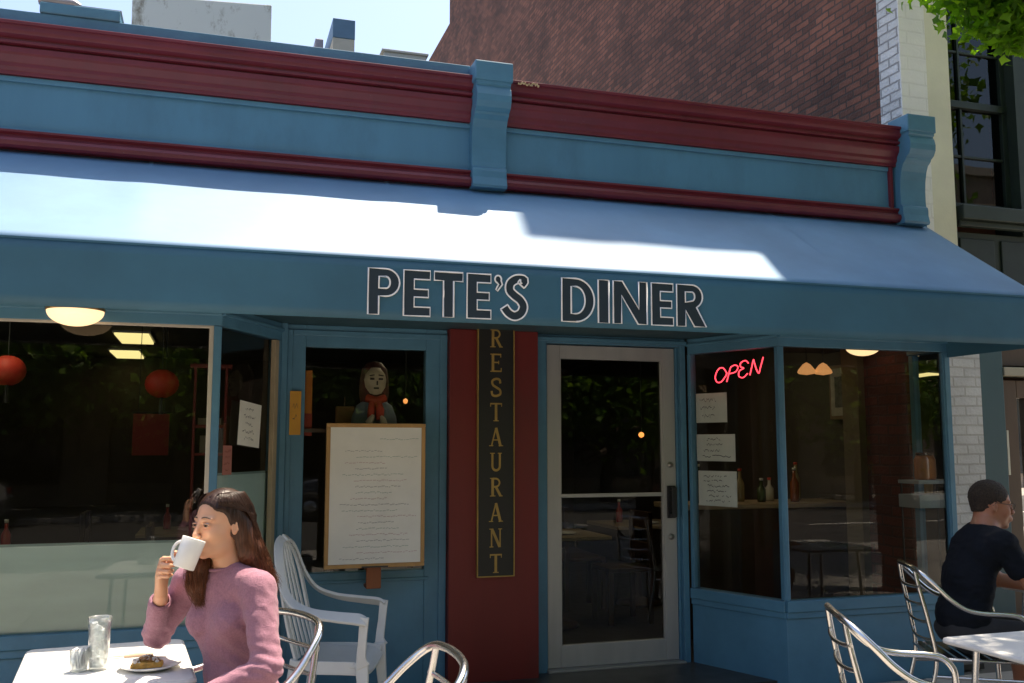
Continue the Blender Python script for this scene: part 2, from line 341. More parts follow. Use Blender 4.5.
def window(a, b, z0=GZ0, z1=GZ1, post0=0.05, post1=0.05, fm=BLUE2, film=False, inner=None, name='bay_window'):
    fr = MB()
    seg_box(fr, a, b, z1, 2.234, 0.07)                         # head
    seg_box(fr, a, b, z1 + 0.055, 2.20, 0.02, 0.018)           # head moulding
    seg_box(fr, a, b, z0 - 0.07, z0, 0.09, 0.018)              # sill
    seg_box(fr, a, b, z0 - 0.11, z0 - 0.0705, 0.07, 0.008)
    seg_box(fr, a, b, G - .01, z0 - 0.1105, 0.07, -0.004)      # bulkhead below
    A = Vector((*a, 0)); B = Vector((*b, 0)); d = (B - A).normalized()
    def pt(t): q = A + d * t; return (q.x, q.y)
    Ln = (B - A).length
    if post0: seg_box(fr, a, pt(post0), z0 + .0005, z1 - .0005, 0.06, 0.004)
    if post1: seg_box(fr, pt(Ln - post1), b, z0 + .0005, z1 - .0005, 0.06, 0.004)
    o = dp(fr, name, fm, 0.004)
    g_ = MB(); n = Vector((d.y, -d.x, 0)) * -0.03
    p0 = A + d * post0 + n; p1 = B - d * post1 + n
    g_.add([(p0.x, p0.y, z0), (p1.x, p1.y, z0), (p1.x, p1.y, z1), (p0.x, p0.y, z1)], [(0, 1, 2, 3)])
    dp(g_, 'pane', GLASS, parent=o)
    if inner:
        im = MB(); w_ = 0.022
        seg_box(im, pt(post0), pt(post0 + w_ * .6), z0 + .0005, z1 - .0005, 0.02, -0.004)
        seg_box(im, pt(Ln - post1 - w_), pt(Ln - post1), z0 + .0005, z1 - .0005, 0.02, -0.004)
        seg_box(im, pt(post0 + w_), pt(Ln - post1 - w_), z1 - 0.014, z1 - .0005, 0.02, -0.004)
        dp(im, 'glazing_bead', inner, 0.002, parent=o)
    if film:
        n2 = Vector((d.y, -d.x, 0)) * -0.036
        q0 = A + d * post0 + n2; q1 = B - d * post1 + n2
        fm_ = MB().add([(q0.x, q0.y, z0), (q1.x, q1.y, z0), (q1.x, q1.y, film), (q0.x, q0.y, film)], [(0, 1, 2, 3)])
        dp(fm_, 'frosted_film', FILM, parent=o)
        fb = MB(); seg_box(fb, (q0.x, q0.y), (q1.x, q1.y), film - .012, film + .001, 0.004, 0.003)
        dp(fb, 'film_edge', mat('film_edge', (0.32, 0.42, 0.42), .5), parent=o)
    return o
FILM = film_mat('frosted_window_film', (0.74, 0.88, 0.88), 0.94)
BEAD = mat('silver_bead', (0.60, 0.55, 0.46), 0.4, metal=.3)
window((-3.0, F), (0.035, F), z0=.545, post1=0.042, film=0.985, inner=BEAD)
window((0.037, F + .002), (0.40, YP - .03), post0=0.0, post1=0.075, fm=BLUE2, inner=None, film=1.33)
dp(MB().box(.392, .4295, 5.985, 6.10, G, 2.234), 'corner_post', BLUE2, .003)
# cream jamb and pale lower panel seen inside the angled left pane
dp(MB().obox((0.352, 5.925, 1.32), (0.052, 0.03, 1.60), rz=math.atan2(.65, .365)), 'window_jamb', CREAM, 0.003)
window((3.215, YP + .03), (3.50, F), post0=0.03, post1=0.012, z0=0.50)
window((3.502, F), (XR, F), post0=0.03, post1=0.045, z0=0.50)
o = window((XR, F + .002), (XR, 5.69), post0=0.03, post1=0.045, z0=0.50)
# flat part of the recess : window panel left of the pilaster
wf = MB(); x0, x1 = 0.43, 1.452; wx0, wx1 = 0.545, 1.312
wf.box(x0, wx0, YP, YP + .08, G, 2.234).box(wx1, x1, YP, YP + .08, G, 2.234).box(wx0 + .0005, wx1 - .0005, YP, YP + .08, 2.095, 2.234).box(wx0 + .0005, wx1 - .0005, YP, YP + .08, G, 0.70)
wf.box(x0 + .001, x0 + .035, YP - .014, YP - .0005, G, 2.20).box(x1 - .05, x1 - .001, YP - .014, YP - .0005, G, 2.20).box(x0 + .0355, x1 - .0505, YP - .014, YP - .0005, 2.165, 2.20)
wf.box(x0 + .08, x1 - .11, YP - .010, YP - .0005, .635, .655)
pw = dp(wf, 'panel_window', BLUE2, 0.004)
dp(MB().add([(wx0, YP + .03, .70), (wx1, YP + .03, .70), (wx1, YP + .03, 2.095), (wx0, YP + .03, 2.095)], [(0, 1, 2, 3)]), 'pane', GLASS, parent=pw)
# red pilaster
dp(MB().box(1.453, 2.055, 5.955, 6.12, G, 2.234), 'pilaster', RED, 0.004)
# door frame & door
DX0, DX1 = 2.172, 3.135
df = MB().box(2.056, DX0 - .022, YD - .05, YD + .08, G, 2.234).box(DX0 - .0215, DX1 + .0215, YD - .05, YD + .08, 2.175, 2.234).box(DX1 + .022, 3.20, YD - .05, YD + .08, G, 2.234)
df.box(DX0 - .0215, DX0 - .003, YD - .01, YD + .07, G, 2.1745).box(DX1 + .003, DX1 + .0215, YD - .01, YD + .07, G, 2.1745)
df.box(2.056, 3.20, YD - .075, YD - .0505, 2.185, 2.215)
dp(df, 'door_frame', BLUE2, 0.004)
dr = MB(); st = 0.092
dr.box(DX0, DX0 + st, YD, YD + .045, .012, 2.168).box(DX1 - st, DX1, YD, YD + .045, .012, 2.168)
dr.box(DX0 + st + .0005, DX1 - st - .0005, YD, YD + .045, 2.075, 2.168).box(DX0 + st + .0005, DX1 - st - .0005, YD, YD + .045, .012, 0.155)
dr.box(DX0 + st + .0005, DX1 - st - .0005, YD + .001, YD + .043, 1.128, 1.152)
for zz0, zz1 in ((.155, 1.128), (1.152, 2.075)):
    dr.box(DX0 + st + .0005, DX0 + st + .012, YD + .004, YD + .03, zz0, zz1).box(DX1 - st - .012, DX1 - st - .0005, YD + .004, YD + .03, zz0, zz1)
door = dp(dr, 'door', ALU, 0.003)
dp(MB().add([(DX0 + st, YD + .03, .155), (DX1 - st, YD + .03, .155), (DX1 - st, YD + .03, 2.08), (DX0 + st, YD + .03, 2.08)], [(0, 1, 2, 3)]), 'pane', GLASS2, parent=door)
BLK = mat('black_hardware', (0.02, 0.02, 0.022), 0.45)
dp(MB().box(DX1 - .075, DX1 - .012, YD - .014, YD - .0005, .975, 1.20).box(DX1 - .06, DX1 - .028, YD - .05, YD - .0145, .985, 1.01).box(DX1 - .06, DX1 - .028, YD - .05, YD - .0145, 1.165, 1.19).box(DX1 - .062, DX1 - .026, YD - .062, YD - .0505, .985, 1.19), 'handle', BLK, 0.003, parent=door)
for zz in (.845, 1.345):
    lk = MB(); R_ = Euler((pi / 2, 0, 0)).to_matrix()
    lk.lathe([(0.0, .012), (.010, .012), (.010, .006), (.017, .010), (.021, .008), (.021, 0), (0, 0)], (DX1 - .045, YD - .0005, zz), 20, R_)
    dp(lk, 'lock', mat('steel', (0.35, 0.33, 0.30), 0.3, metal=.9), parent=door)
dp(MB().box(DX0 - .02, DX1 + .02, YD - .07, YD + .06, G, .010), 'threshold', mat('threshold_metal', (0.38, 0.37, 0.34), 0.5, metal=.5), 0.003)
dp(MB().add([(2.06, YD - .071, G), (3.21, YD - .071, G), (3.6, F - .05, G - .04), (2.06, F - .05, G - .04), (2.06, YD - .071, -.008), (3.21, YD - .071, -.008), (3.6, F - .05, G + .003), (2.06, F - .05, G + .003)],
            [(0, 1, 2, 3), (4, 7, 6, 5), (0, 4, 5, 1), (1, 5, 6, 2), (2, 6, 7, 3), (3, 7, 4, 0)]), 'entrance_step', mat('step_concrete', (0.26, 0.22, 0.17), .85, var=.15))
# interior shell
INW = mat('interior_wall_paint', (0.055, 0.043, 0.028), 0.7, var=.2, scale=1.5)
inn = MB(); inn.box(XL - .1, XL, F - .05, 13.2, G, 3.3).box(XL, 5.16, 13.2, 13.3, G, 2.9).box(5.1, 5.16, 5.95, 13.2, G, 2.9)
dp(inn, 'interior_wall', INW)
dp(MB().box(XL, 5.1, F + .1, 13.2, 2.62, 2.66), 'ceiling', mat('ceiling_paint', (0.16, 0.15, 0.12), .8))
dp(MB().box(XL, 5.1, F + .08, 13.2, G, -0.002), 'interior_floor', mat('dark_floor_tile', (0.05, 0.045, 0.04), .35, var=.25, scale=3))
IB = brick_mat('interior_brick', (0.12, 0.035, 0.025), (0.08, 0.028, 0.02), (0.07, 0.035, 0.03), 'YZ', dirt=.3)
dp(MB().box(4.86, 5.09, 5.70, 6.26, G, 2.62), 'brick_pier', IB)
dp(MB().box(4.80, 5.09, 6.262, 6.46, G, 2.615), 'interior_column', mat('tan_plaster', (0.13, 0.10, 0.06), .7))

# ================================================================== AWNING
awn = empty('awning', (0.7, 5.0, 2.1), label='long blue fabric awning with PETE\'S DINER lettered on its valance', cat='awning')
awn_inv = Matrix.Translation(-Vector((0.7, 5.0, 2.1)))
def ap(mb, name, m, bevel=0, **k):
    o = mb.build(name, m, None, bevel=bevel, **k); o.parent = awn; o.matrix_parent_inverse = awn_inv; return o
def awning_mat(name, c, sheen=.12):
    m, t, b = _new(name); N = t.nodes; L = t.links
    tc = N.new('ShaderNodeTexCoord'); sp = N.new('ShaderNodeSeparateXYZ'); L.new(tc.outputs['Object'], sp.inputs[0])
    n = N.new('ShaderNodeTexNoise'); n.inputs['Scale'].default_value = 1.4; n.inputs['Detail'].default_value = 7; n.inputs['Roughness'].default_value = .6; L.new(tc.outputs['Object'], n.inputs[0])
    mr = N.new('ShaderNodeMapRange'); mr.inputs[1].default_value = .3; mr.inputs[2].default_value = .7; mr.inputs[3].default_value = .80; mr.inputs[4].default_value = 1.1; L.new(n.outputs[0], mr.inputs[0])
    s = N.new('ShaderNodeVectorMath'); s.operation = 'SCALE'; s.inputs[0].default_value = c; L.new(mr.outputs[0], s.inputs['Scale']); L.new(s.outputs[0], b.inputs['Base Color'])
    b.inputs['Roughness'].default_value = .58; b.inputs['Specular IOR Level'].default_value = .5 + sheen
    b.inputs['Sheen Weight'].default_value = sheen; b.inputs['Sheen Roughness'].default_value = .5
    b.inputs['Sheen Tint'].default_value = (1, .90, .80, 1)
    nb = N.new('ShaderNodeTexNoise'); nb.inputs['Scale'].default_value = 420; L.new(tc.outputs['Object'], nb.inputs[0])
    bp = N.new('ShaderNodeBump'); bp.inputs['Strength'].default_value = .2; bp.inputs['Distance'].default_value = .002; L.new(nb.outputs[0], bp.inputs['Height']); L.new(bp.outputs[0], b.inputs['Normal'])
    return m
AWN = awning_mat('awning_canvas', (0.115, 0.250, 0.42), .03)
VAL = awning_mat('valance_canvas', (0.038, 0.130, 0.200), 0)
AY0, AZ0, AY1, AZ1 = 5.497, 3.045, 4.525, 2.382
AX0, AX1 = -3.0, 4.845
top = MB(); nx, ny = 236, 14; vs = []; fs = []
for j in range(ny + 1):
    t = j / ny
    for i in range(nx + 1):
        x = AX0 + (AX1 - AX0) * i / nx
        ph = (x - AX0) / 1.31 % 1.0
        sag = 0.0035 * sin(pi * t) * (1 - 0.75 * math.exp(-((min(ph, 1 - ph)) / .07) ** 2)) + .0018 * sin(x * 9.1 + 3 * t) * sin(pi * t)
        vs.append((x, AY0 + (AY1 - AY0) * t + sag * .55, AZ0 + (AZ1 - AZ0) * t - sag * .83))
for j in range(ny):
    for i in range(nx): a = j * (nx + 1) + i; fs.append((a, a + 1, a + nx + 2, a + nx + 1))
top.add(vs, fs, True); to = ap(top, 'canopy', AWN); sd = to.modifiers.new('t', 'SOLIDIFY'); sd.thickness = .003; sd.offset = 0
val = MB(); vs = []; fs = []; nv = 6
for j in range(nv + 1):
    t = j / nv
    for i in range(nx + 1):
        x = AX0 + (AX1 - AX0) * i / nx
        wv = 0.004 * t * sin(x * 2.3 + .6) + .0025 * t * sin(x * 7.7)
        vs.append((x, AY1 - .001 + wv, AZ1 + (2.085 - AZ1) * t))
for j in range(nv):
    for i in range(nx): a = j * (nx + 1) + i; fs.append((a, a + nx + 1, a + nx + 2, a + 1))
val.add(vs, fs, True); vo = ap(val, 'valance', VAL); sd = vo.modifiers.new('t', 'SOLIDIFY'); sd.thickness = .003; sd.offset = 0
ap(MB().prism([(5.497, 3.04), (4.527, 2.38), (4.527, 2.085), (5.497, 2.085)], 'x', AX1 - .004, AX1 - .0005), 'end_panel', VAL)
tb = MB()
for q in ((AX0, AX1),):
    tb.tube([(q[0], AY1 + .014, AZ1 - .014), (q[1] - .01, AY1 + .014, AZ1 - .014)], .012, 8).tube([(q[0], AY1 + .018, 2.10), (q[1] - .01, AY1 + .018, 2.10)], .011, 8)
for k in range(7):
    x = AX0 + .01 + k * 1.303
    tb.tube([(x, 5.49, 3.02), (x, AY1 + .02, AZ1 - .02)], .011, 8).tube([(x, AY1 + .018, 2.10), (x, AY1 + .018, 2.37)], .011, 8)
ap(tb, 'awning_frame', mat('awning_tube', (.3, .3, .3), .4, metal=.7))
for k in range(7):          # lapped seams between the fabric widths
    x = AX0 + .002 + 1.31 * k
    if x > AX1 - .03: continue
    q = MB(); AY1_ = AY1 + .012; q.add([(x + a, y + .0015 * .56 + .003 * 1, z + .0045) for a, (y, z) in ((0, (AY0, AZ0)), (.022, (AY0, AZ0)), (.022, (AY1_, AZ1 + .0075)), (0, (AY1_, AZ1 + .0075)))], [(0, 1, 2, 3)])
    ap(q, 'seam', AWN)
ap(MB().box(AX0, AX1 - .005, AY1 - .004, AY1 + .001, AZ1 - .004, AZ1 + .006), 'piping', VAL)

# ---- lettering on the valance
def stroke_poly(cl, w):
    cl = [Vector((p[0], p[1], 0)) for p in cl]; Lf = []; Rt = []
    for i, p in enumerate(cl):
        a = cl[max(i - 1, 0)]; b = cl[min(i + 1, len(cl) - 1)]; d = (b - a).normalized(); n = Vector((-d.y, d.x, 0))
        Lf.append(p + n * w / 2); Rt.append(p - n * w / 2)
    return [(p.x, p.y) for p in Lf + Rt[::-1]]
def arc(cx, cy, rx, ry, a0, a1, n=14): return [(cx + rx * cos(radians(a0 + (a1 - a0) * i / n)), cy + ry * sin(radians(a0 + (a1 - a0) * i / n))) for i in range(n + 1)]
def L_E(w, s=.052, h=.225):
    m = h / 2; return [[(0, 0), (w, 0), (w, s * .85), (s, s * .85), (s, m - s * .38), (w * .93, m - s * .38), (w * .93, m + s * .38), (s, m + s * .38), (s, h - s * .85), (w, h - s * .85), (w, h), (0, h)]]
def L_P(w, s=.052, h=.225):
    r = h * .30; return [[(0, 0), (s, 0), (s, h - 2 * r), (w - r, h - 2 * r)] + arc(w - r, h - r, r, r, -90, 90) + [(0, h)],
                         [(s, h - 2 * r + s * .75), (s, h - s * .75), (w - r, h - s * .75)] + arc(w - r, h - r, r - s * .9, r - s * .75, 90, -90)]
def L_R(w, s=.052, h=.225):
    r = h * .28; return [[(0, 0), (s, 0), (s, h * .38), (w - s * 1.1 - .002, 0), (w + .012, 0), (w - r * .72, h - 2 * r + .006)] + arc(w - r - .008, h - r, r, r, -60, 90) + [(0, h)],
                         [(s, h - 2 * r + s * .6), (s, h - s * .75), (w - r - .008, h - s * .75)] + arc(w - r - .008, h - r, r - s * .9, r - s * .75, 90, -90)]
def L_D(w, s=.052, h=.225):
    return [[(0, 0), (w * .42, 0)] + arc(w * .42, h / 2, w * .58, h / 2, -90, 90, 20) + [(0, h)],
            [(s, s * .8), (s, h - s * .8), (w * .42, h - s * .8)] + arc(w * .42, h / 2, w * .58 - s, h / 2 - s * .8, 90, -90, 20)]
def L_T(w, s=.052, h=.225): return [[(w / 2 - s / 2, 0), (w / 2 + s / 2, 0), (w / 2 + s / 2, h - s * .85), (w, h - s * .85), (w, h), (0, h), (0, h - s * .85), (w / 2 - s / 2, h - s * .85)]]
def L_I(w, s=.052, h=.225): return [[(0, 0), (w, 0), (w, h), (0, h)]]
def L_N(w, s=.047, h=.225): return [[(0, 0), (s, 0), (s, h * .66), (w - s * 1.12, 0), (w, 0), (w, h), (w - s, h), (w - s, h * .36), (s * 1.12, h), (0, h)]]
def L_S(w, s=.052, h=.225):
    cl = catmull([(.215 * w / .23 * 1.0, .178, 0), (.165, .205, 0), (.11, .208, 0), (.066, .186, 0), (.060, .150, 0), (.094, .124, 0), (.135, .102, 0), (.158, .070, 0), (.140, .036, 0), (.095, .020, 0), (.050, .034, 0), (.018, .064, 0)], 5)
    k = w / .19
    return [stroke_poly([(p.x * k * .92, p.y) for p in cl], s * .86)]
def L_Q(w, s=.052, h=.225):
    return [arc(.018, h - .022, .017, .019, -20, 250, 14) + [(.020, h - .048), (.006, h - .075), (.014, h - .082), (.040, h - .048)]]
LF, LO = mat('letter_navy', (.016, .030, .045), .5), mat('letter_white_line', (.88, .87, .88), .5)
def letters(items, base):
    for fn, x, w in items:
        loops = fn(w); y = AY1 - .0075
        P3 = [[Vector((px + x, pz + base, 0)) for px, pz in lp] for lp in loops]
        flat = [p for lp in P3 for p in lp]; tri = tessellate_polygon(P3)
        mb = MB(); mb.add([(p.x, y, p.y) for p in flat] + [(p.x, y + .002, p.y) for p in flat], [tuple(t) for t in tri] + [tuple(i + len(flat) for i in t)[::-1] for t in tri])
        o = ap(mb, 'letter', LF)
        ol = MB()
        for lp in P3: ol.tube([(p.x, y - .001, p.y) for p in lp], .0044, 6, closed=True)
        ol.build('letter_outline', LO, o)
letters([(L_P, .695, .153), (L_E, .868, .132), (L_T, 1.020, .145), (L_E, 1.187, .123), (L_Q, 1.330, .04), (L_S, 1.366, .150)], 2.108)
letters([(L_D, 1.688, .180), (L_I, 1.890, .060), (L_N, 1.974, .193), (L_E, 2.193, .127), (L_R, 2.341, .162)], 2.112)

# ================================================================== TALL BRICK BUILDING AND NEIGHBOUR FRONT
BX, BY = 5.20, 6.10
tall = empty('brick_building', (BX, BY, G), label='tall dark red brick building with whitewashed corner rising behind the diner', cat='building')
tinv = Matrix.Translation(-Vector((BX, BY, G)))
def tp(mb, name, m, bevel=0, parent=None, **k):
    o = mb.build(name, m, None, bevel=bevel, **k)
    if parent is None: o.parent = tall; o.matrix_parent_inverse = tinv
    else: o.parent = parent
    return o
TB = brick_mat('old_red_brick', (0.29, 0.105, 0.062), (0.115, 0.046, 0.030), (0.095, 0.055, 0.042), 'YZ', msize=.010, bw=.20, bh=.066, dirt=.55, bump=1.0)
side = [(6.345, G), (21.6, G), (30, G), (30, 11.7), (21.6, 11.7), (21.6, 16.1), (7.53, 15.95), (6.44, 10.45), (6.345, 10.45)]  # unseen upper outline is shaped so its shadow fits the awning
tp(MB().prism(side, 'x', BX, BX + .3), 'side_wall', TB)
tp(MB().prism([(6.5, 0), (21.55, 0), (21.55, 16.05), (7.6, 15.9), (6.5, 10.4)], 'x', BX + .301, 8.98), 'building_body', TB)
tp(MB().box(BX + .4755, 8.98, BY + .36, 6.5, G, 10.45), 'front_block', TB)
tp(MB().box(BX + .3, 8.98, 21.6, 29.9, 0, 11.6), 'rear_wing', TB)
WB = brick_mat('whitewashed_side_brick', (0.80, 0.78, 0.77), (0.66, 0.64, 0.63), (0.40, 0.38, 0.37), 'YZ', msize=.008, bump=1.6, dirt=.25)
tp(MB().box(BX - .004, BX + .3, BY, 6.344, G, 10.45), 'whitewashed_corner', WB)
WF = brick_mat('painted_front_brick', (0.84, 0.82, 0.80), (0.80, 0.78, 0.76), (0.76, 0.74, 0.72), 'XZ', bump=.35, dirt=.12, bh=.11, bw=.33)
tp(MB().box(BX - .004, BX + .25, BY - .012, BY - .0005, 2.3, 10.45), 'painted_brick_front', WF)
tp(MB().box(BX + .2505, BX + .475, BY - .010, BY + .3, 2.3, 10.45), 'plaster_pilaster', mat('beige_plaster', (0.72, 0.69, 0.55), .8, var=.08, scale=2, bump=.1))
WL = brick_mat('white_painted_pier_brick', (0.62, 0.62, 0.64), (0.55, 0.55, 0.57), (0.48, 0.47, 0.47), 'XZ', bump=.7, dirt=.25)
tp(MB().box(5.22, 5.735, 5.99, 6.0995, G, 2.30), 'white_brick_pier', WL)
# dark green neighbouring front
GR = mat('dark_green_paint', (0.022, 0.034, 0.026), .55, var=.2, scale=3)
GR2 = mat('green_window_frame', (0.016, 0.026, 0.022), .5, var=.2)
nb = empty('green_shopfront', (5.7, 6.2, G), label='dark green painted neighbouring facade with tall sash window, right edge', cat='building')
ninv = Matrix.Translation(-Vector((5.7, 6.2, G)))
def np_(mb, name, m, bevel=0, parent=None, **k):
    o = mb.build(name, m, None, bevel=bevel, **k)
    if parent is None: o.parent = nb; o.matrix_parent_inverse = ninv
    else: o.parent = parent
    return o
np_(MB().box(5.676, 5.73, 6.16, 6.45, 3.22, 10).box(6.42, 9, 6.16, 6.45, 3.22, 10).box(5.731, 6.4195, 6.16, 6.45, 5.3, 10).box(5.676, 9, 6.19, 6.45, 2.35, 3.2195), 'facade_wall', GR)
wd = MB(); wx = (5.731, 6.4195)
wd.box(wx[0], wx[0] + .03, 6.26, 6.32, 3.49, 5.3).box(wx[1] - .05, wx[1], 6.26, 6.32, 3.49, 5.3).box(wx[0], wx[1], 6.25, 6.33, 4.31, 4.37).box(wx[0], wx[1], 6.26, 6.32, 3.43, 3.4895)
wd.box(5.935, 5.958, 6.27, 6.31, 3.4905, 5.29).box(wx[0] + .031, wx[1] - .051, 6.275, 6.305, 3.885, 3.905).box(wx[0] + .031, wx[1] - .051, 6.275, 6.305, 4.80, 4.82)
sw = np_(wd, 'sash_window', GR2, .003)
MIR = glass('old_window_glass', (.25, .28, .25))
np_(MB().add([(wx[0], 6.295, 3.49), (wx[1], 6.295, 3.49), (wx[1], 6.295, 5.3), (wx[0], 6.295, 5.3)], [(0, 1, 2, 3)]), 'pane', MIR, parent=sw)
np_(MB().box(wx[0] + .06, wx[1] - .06, 6.40, 6.42, 3.45, 5.2), 'blind', mat('grey_blind', (.12, .13, .11), .8, streak=True, var=.3))
np_(MB().box(5.69, 9, 5.85, 6.159, 9.75, 10.2).box(5.69, 9, 5.95, 6.159, 9.45, 9.7495), 'cornice', GR)  # out-of-view cornice, added so its shadow covers the awning's right end
np_(MB().box(5.72, 9, 6.06, 6.159, 3.30, 3.42).box(5.72, 9, 6.10, 6.159, 3.25, 3.2995), 'window_sill', GR, .008)
pn = MB()
for k in range(6): pn.box(5.78 + k * .42, 6.13 + k * .42, 6.175, 6.1895, 2.72, 3.17)
np_(pn, 'panel', GR2, .008)
np_(MB().prism([(6.10, 2.42), (5.98, 2.56), (5.97, 2.63), (6.19, 2.66), (6.19, 2.42)], 'x', 5.72, 9), 'shop_cornice', GR, .006)
np_(MB().box(5.676, 5.735, 6.105, 6.2, G, 2.35).box(5.74, 5.97, 6.0, 6.2, G, 2.35), 'teal_post', DKBLUE, .008)
BRN = mat('brown_woodwork', (0.085, 0.05, 0.03), .5, var=.2, streak=True)
np_(MB().box(5.975, 6.14, 6.05, 6.2, G, 2.0).box(6.141, 9, 6.05, 6.2, 1.86, 2.0).box(6.3, 6.36, 6.05, 6.2, G, 1.859).box(5.975, 9, 6.1, 6.2, 2.12, 2.35), 'door_surround', BRN, .005)
np_(MB().box(5.972, 9, 5.99, 6.2, 2.03, 2.10), 'lintel', mat('cream_lintel', (.36, .33, .26), .6), .006)
np_(MB().add([(6.141, 6.12, G), (9, 6.12, G), (9, 6.12, 1.86), (6.141, 6.12, 1.86)], [(0, 1, 2, 3)]), 'shop_pane', MIR)
np_(MB().box(6.0, 6.02, 6.03, 6.0495, 1.25, 1.6), 'door_pull', mat('pale_metal', (.5, .5, .45), .4, metal=.5))
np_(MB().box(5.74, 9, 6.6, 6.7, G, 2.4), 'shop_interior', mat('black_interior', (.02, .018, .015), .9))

# ================================================================== THINGS ON THE ROOF
def stained():
    m, t, b = _new('stained_concrete'); N = t.nodes; L = t.links
    tc = N.new('ShaderNodeTexCoord'); mp = N.new('ShaderNodeMapping'); mp.inputs['Scale'].default_value = (2.2, 2.2, 1.1); L.new(tc.outputs['Object'], mp.inputs[0])
    n = N.new('ShaderNodeTexNoise'); n.inputs['Scale'].default_value = 1.6; n.inputs['Detail'].default_value = 9; n.inputs['Roughness'].default_value = .75; L.new(mp.outputs[0], n.inputs[0])
    cr = N.new('ShaderNodeValToRGB'); e = cr.color_ramp.elements; e[0].position = .33; e[0].color = (.22, .20, .15, 1); e[1].position = .46; e[1].color = (.66, .69, .66, 1)
    L.new(n.outputs[0], cr.inputs[0]); L.new(cr.outputs[0], b.inputs['Base Color']); b.inputs['Roughness'].default_value = .9
    return m
tag(MB().prism([(-.80, 3.42), (.425, 3.42), (.415, 5.685), (-.83, 5.56 + .05)], 'y', 9.0, 10.2).build('rooftop_penthouse', stained(), bevel=.01), 'pale concrete rooftop box with brown stains above the cornice', 'rooftop structure')
rt = empty('rooftop_vent_tower', (1.1, 9.0, 3.42), label='narrow beige rooftop tower with a blue band on top', cat='rooftop structure')
o = MB().box(-.10, .112, 0, 1.1, 0, 2.02).build('tower_body', mat('beige_render', (.50, .48, .42), .8), rt, .006)
MB().box(-.102, .114, -.004, 1.1, 2.0205, 2.215).build('blue_band', mat('blue_metal', (.10, .19, .30), .5), rt, .004)
MB().box(-.24, -.16, .3, .6, 0, 2.12).box(-.33, -.27, .35, .6, 0, 2.05).build('pipe', mat('grey_pipe', (.32, .30, .34), .5, metal=.3), rt, .01)
tag(MB().box(1.50, 1.93, 9.0, 10.5, 3.42, 5.36).box(1.48, 1.95, 8.98, 10.5, 5.3605, 5.385).build('rooftop_cabinet', mat('pale_grey_metal', (.48, .50, .50), .6), bevel=.006), 'low pale grey rooftop cabinet beside the brick wall', 'rooftop structure')
tag(MB().box(-2.6, -1.55, 9.4, 10.2, 3.42, 5.33).build('rooftop_wall', mat('pale_pink_render', (.55, .48, .46), .8), bevel=.006), 'pale pinkish wall piece at the far left roof edge', 'rooftop structure')

# ================================================================== SIGNS
# RESTAURANT board
sg = empty('restaurant_sign', (1.755, 5.93, .655), label='tall narrow black sign with gold letters reading RESTAURANT downwards', cat='sign')
GOLD = mat('gold_paint', (.40, .26, .07), .45, metal=.3, var=.2)
MB().box(-.118, .118, -.006, .018, 0, 1.60).build('board', mat('sign_black', (.012, .011, .009), .45), sg, .002)
MB().box(-.125, -.1185, -.010, .018, 0, 1.60).box(.1185, .125, -.010, .018, 0, 1.60).box(-.125, .125, -.010, .018, -.007, -.0005).box(-.125, .125, -.010, .018, 1.6005, 1.607).build('border', GOLD, sg)
def serif_letter(ch):
    T, t, s = .20, .085, .07        # thick, thin, serif height, unit box .78 x 1
    R = []
    def st(x0, y0, x1, y1, w): R.append(stroke_poly([(x0, y0), (x1, y1)], w))
    def ser(x, y, w=.34): R.append([(x - w / 2, y - .0), (x + w / 2, y), (x + w / 2, y + .05), (x - w / 2, y + .05)])
    if ch in 'RE':
        st(.2, 0, .2, 1, T * .8); ser(.2, 0); ser(.2, .95)
    if ch == 'R':
        R.append(stroke_poly([(.2, .96)] + arc(.38, .74, .24, .22, 90, -90, 10) + [(.2, .52)], .10)); st(.38, .54, .68, .02, T * .75); ser(.70, 0, .22)
    if ch == 'E':
        st(.2, .965, .68, .965, t); st(.2, .035, .70, .035, t); st(.2, .52, .55, .52, t * .9); st(.68, .80, .68, 1, .06); st(.71, 0, .71, .22, .06); st(.55, .42, .55, .62, .05)
    if ch == 'S':
        cl = catmull([(.66, .72, 0), (.62, .92, 0), (.40, .97, 0), (.17, .86, 0), (.20, .64, 0), (.42, .50, 0), (.64, .36, 0), (.66, .14, 0), (.42, .03, 0), (.18, .08, 0), (.12, .30, 0)], 4)
        R.append(stroke_poly([(p.x, p.y) for p in cl], .13))
    if ch == 'T':
        st(.4, 0, .4, 1, T * .8); ser(.4, 0); st(.05, .96, .75, .96, t); st(.06, .80, .06, 1, .05); st(.74, .80, .74, 1, .05)
    if ch == 'A':
        st(.12, 0, .40, 1, t); st(.68, 0, .40, 1, T * .8); st(.20, .34, .60, .34, t * .8); ser(.10, 0, .26); ser(.70, 0, .28)
    if ch == 'U':
        R.append(stroke_poly([(.18, 1), (.18, .30)] + arc(.41, .28, .23, .23, 180, 360, 10) + [(.64, 1)], .13)); ser(.18, .95, .30); ser(.64, .95, .26)
    if ch == 'N':
        st(.14, 0, .14, 1, t); st(.16, .98, .64, .02, T * .8); st(.66, 0, .66, 1, t); ser(.13, 0, .24); ser(.12, .95, .24); ser(.66, .95, .24)
    return R
for k, ch in enumerate('RESTAURANT'):
    mb = MB(); zc = 1.60 - .078 - k * .1605; h = .118
    for li, poly in enumerate(serif_letter(ch)):
        n = len(poly); yy = -.0075 - .0004 * li
        P = [(p[0] * h * .92 - .044, yy, zc - h / 2 + p[1] * h) for p in poly]
        tri = tessellate_polygon([[Vector((p[0], p[1], 0)) for p in poly]]); mb.add(P, [tuple(t) for t in tri])
    mb.build('letter', GOLD, sg)

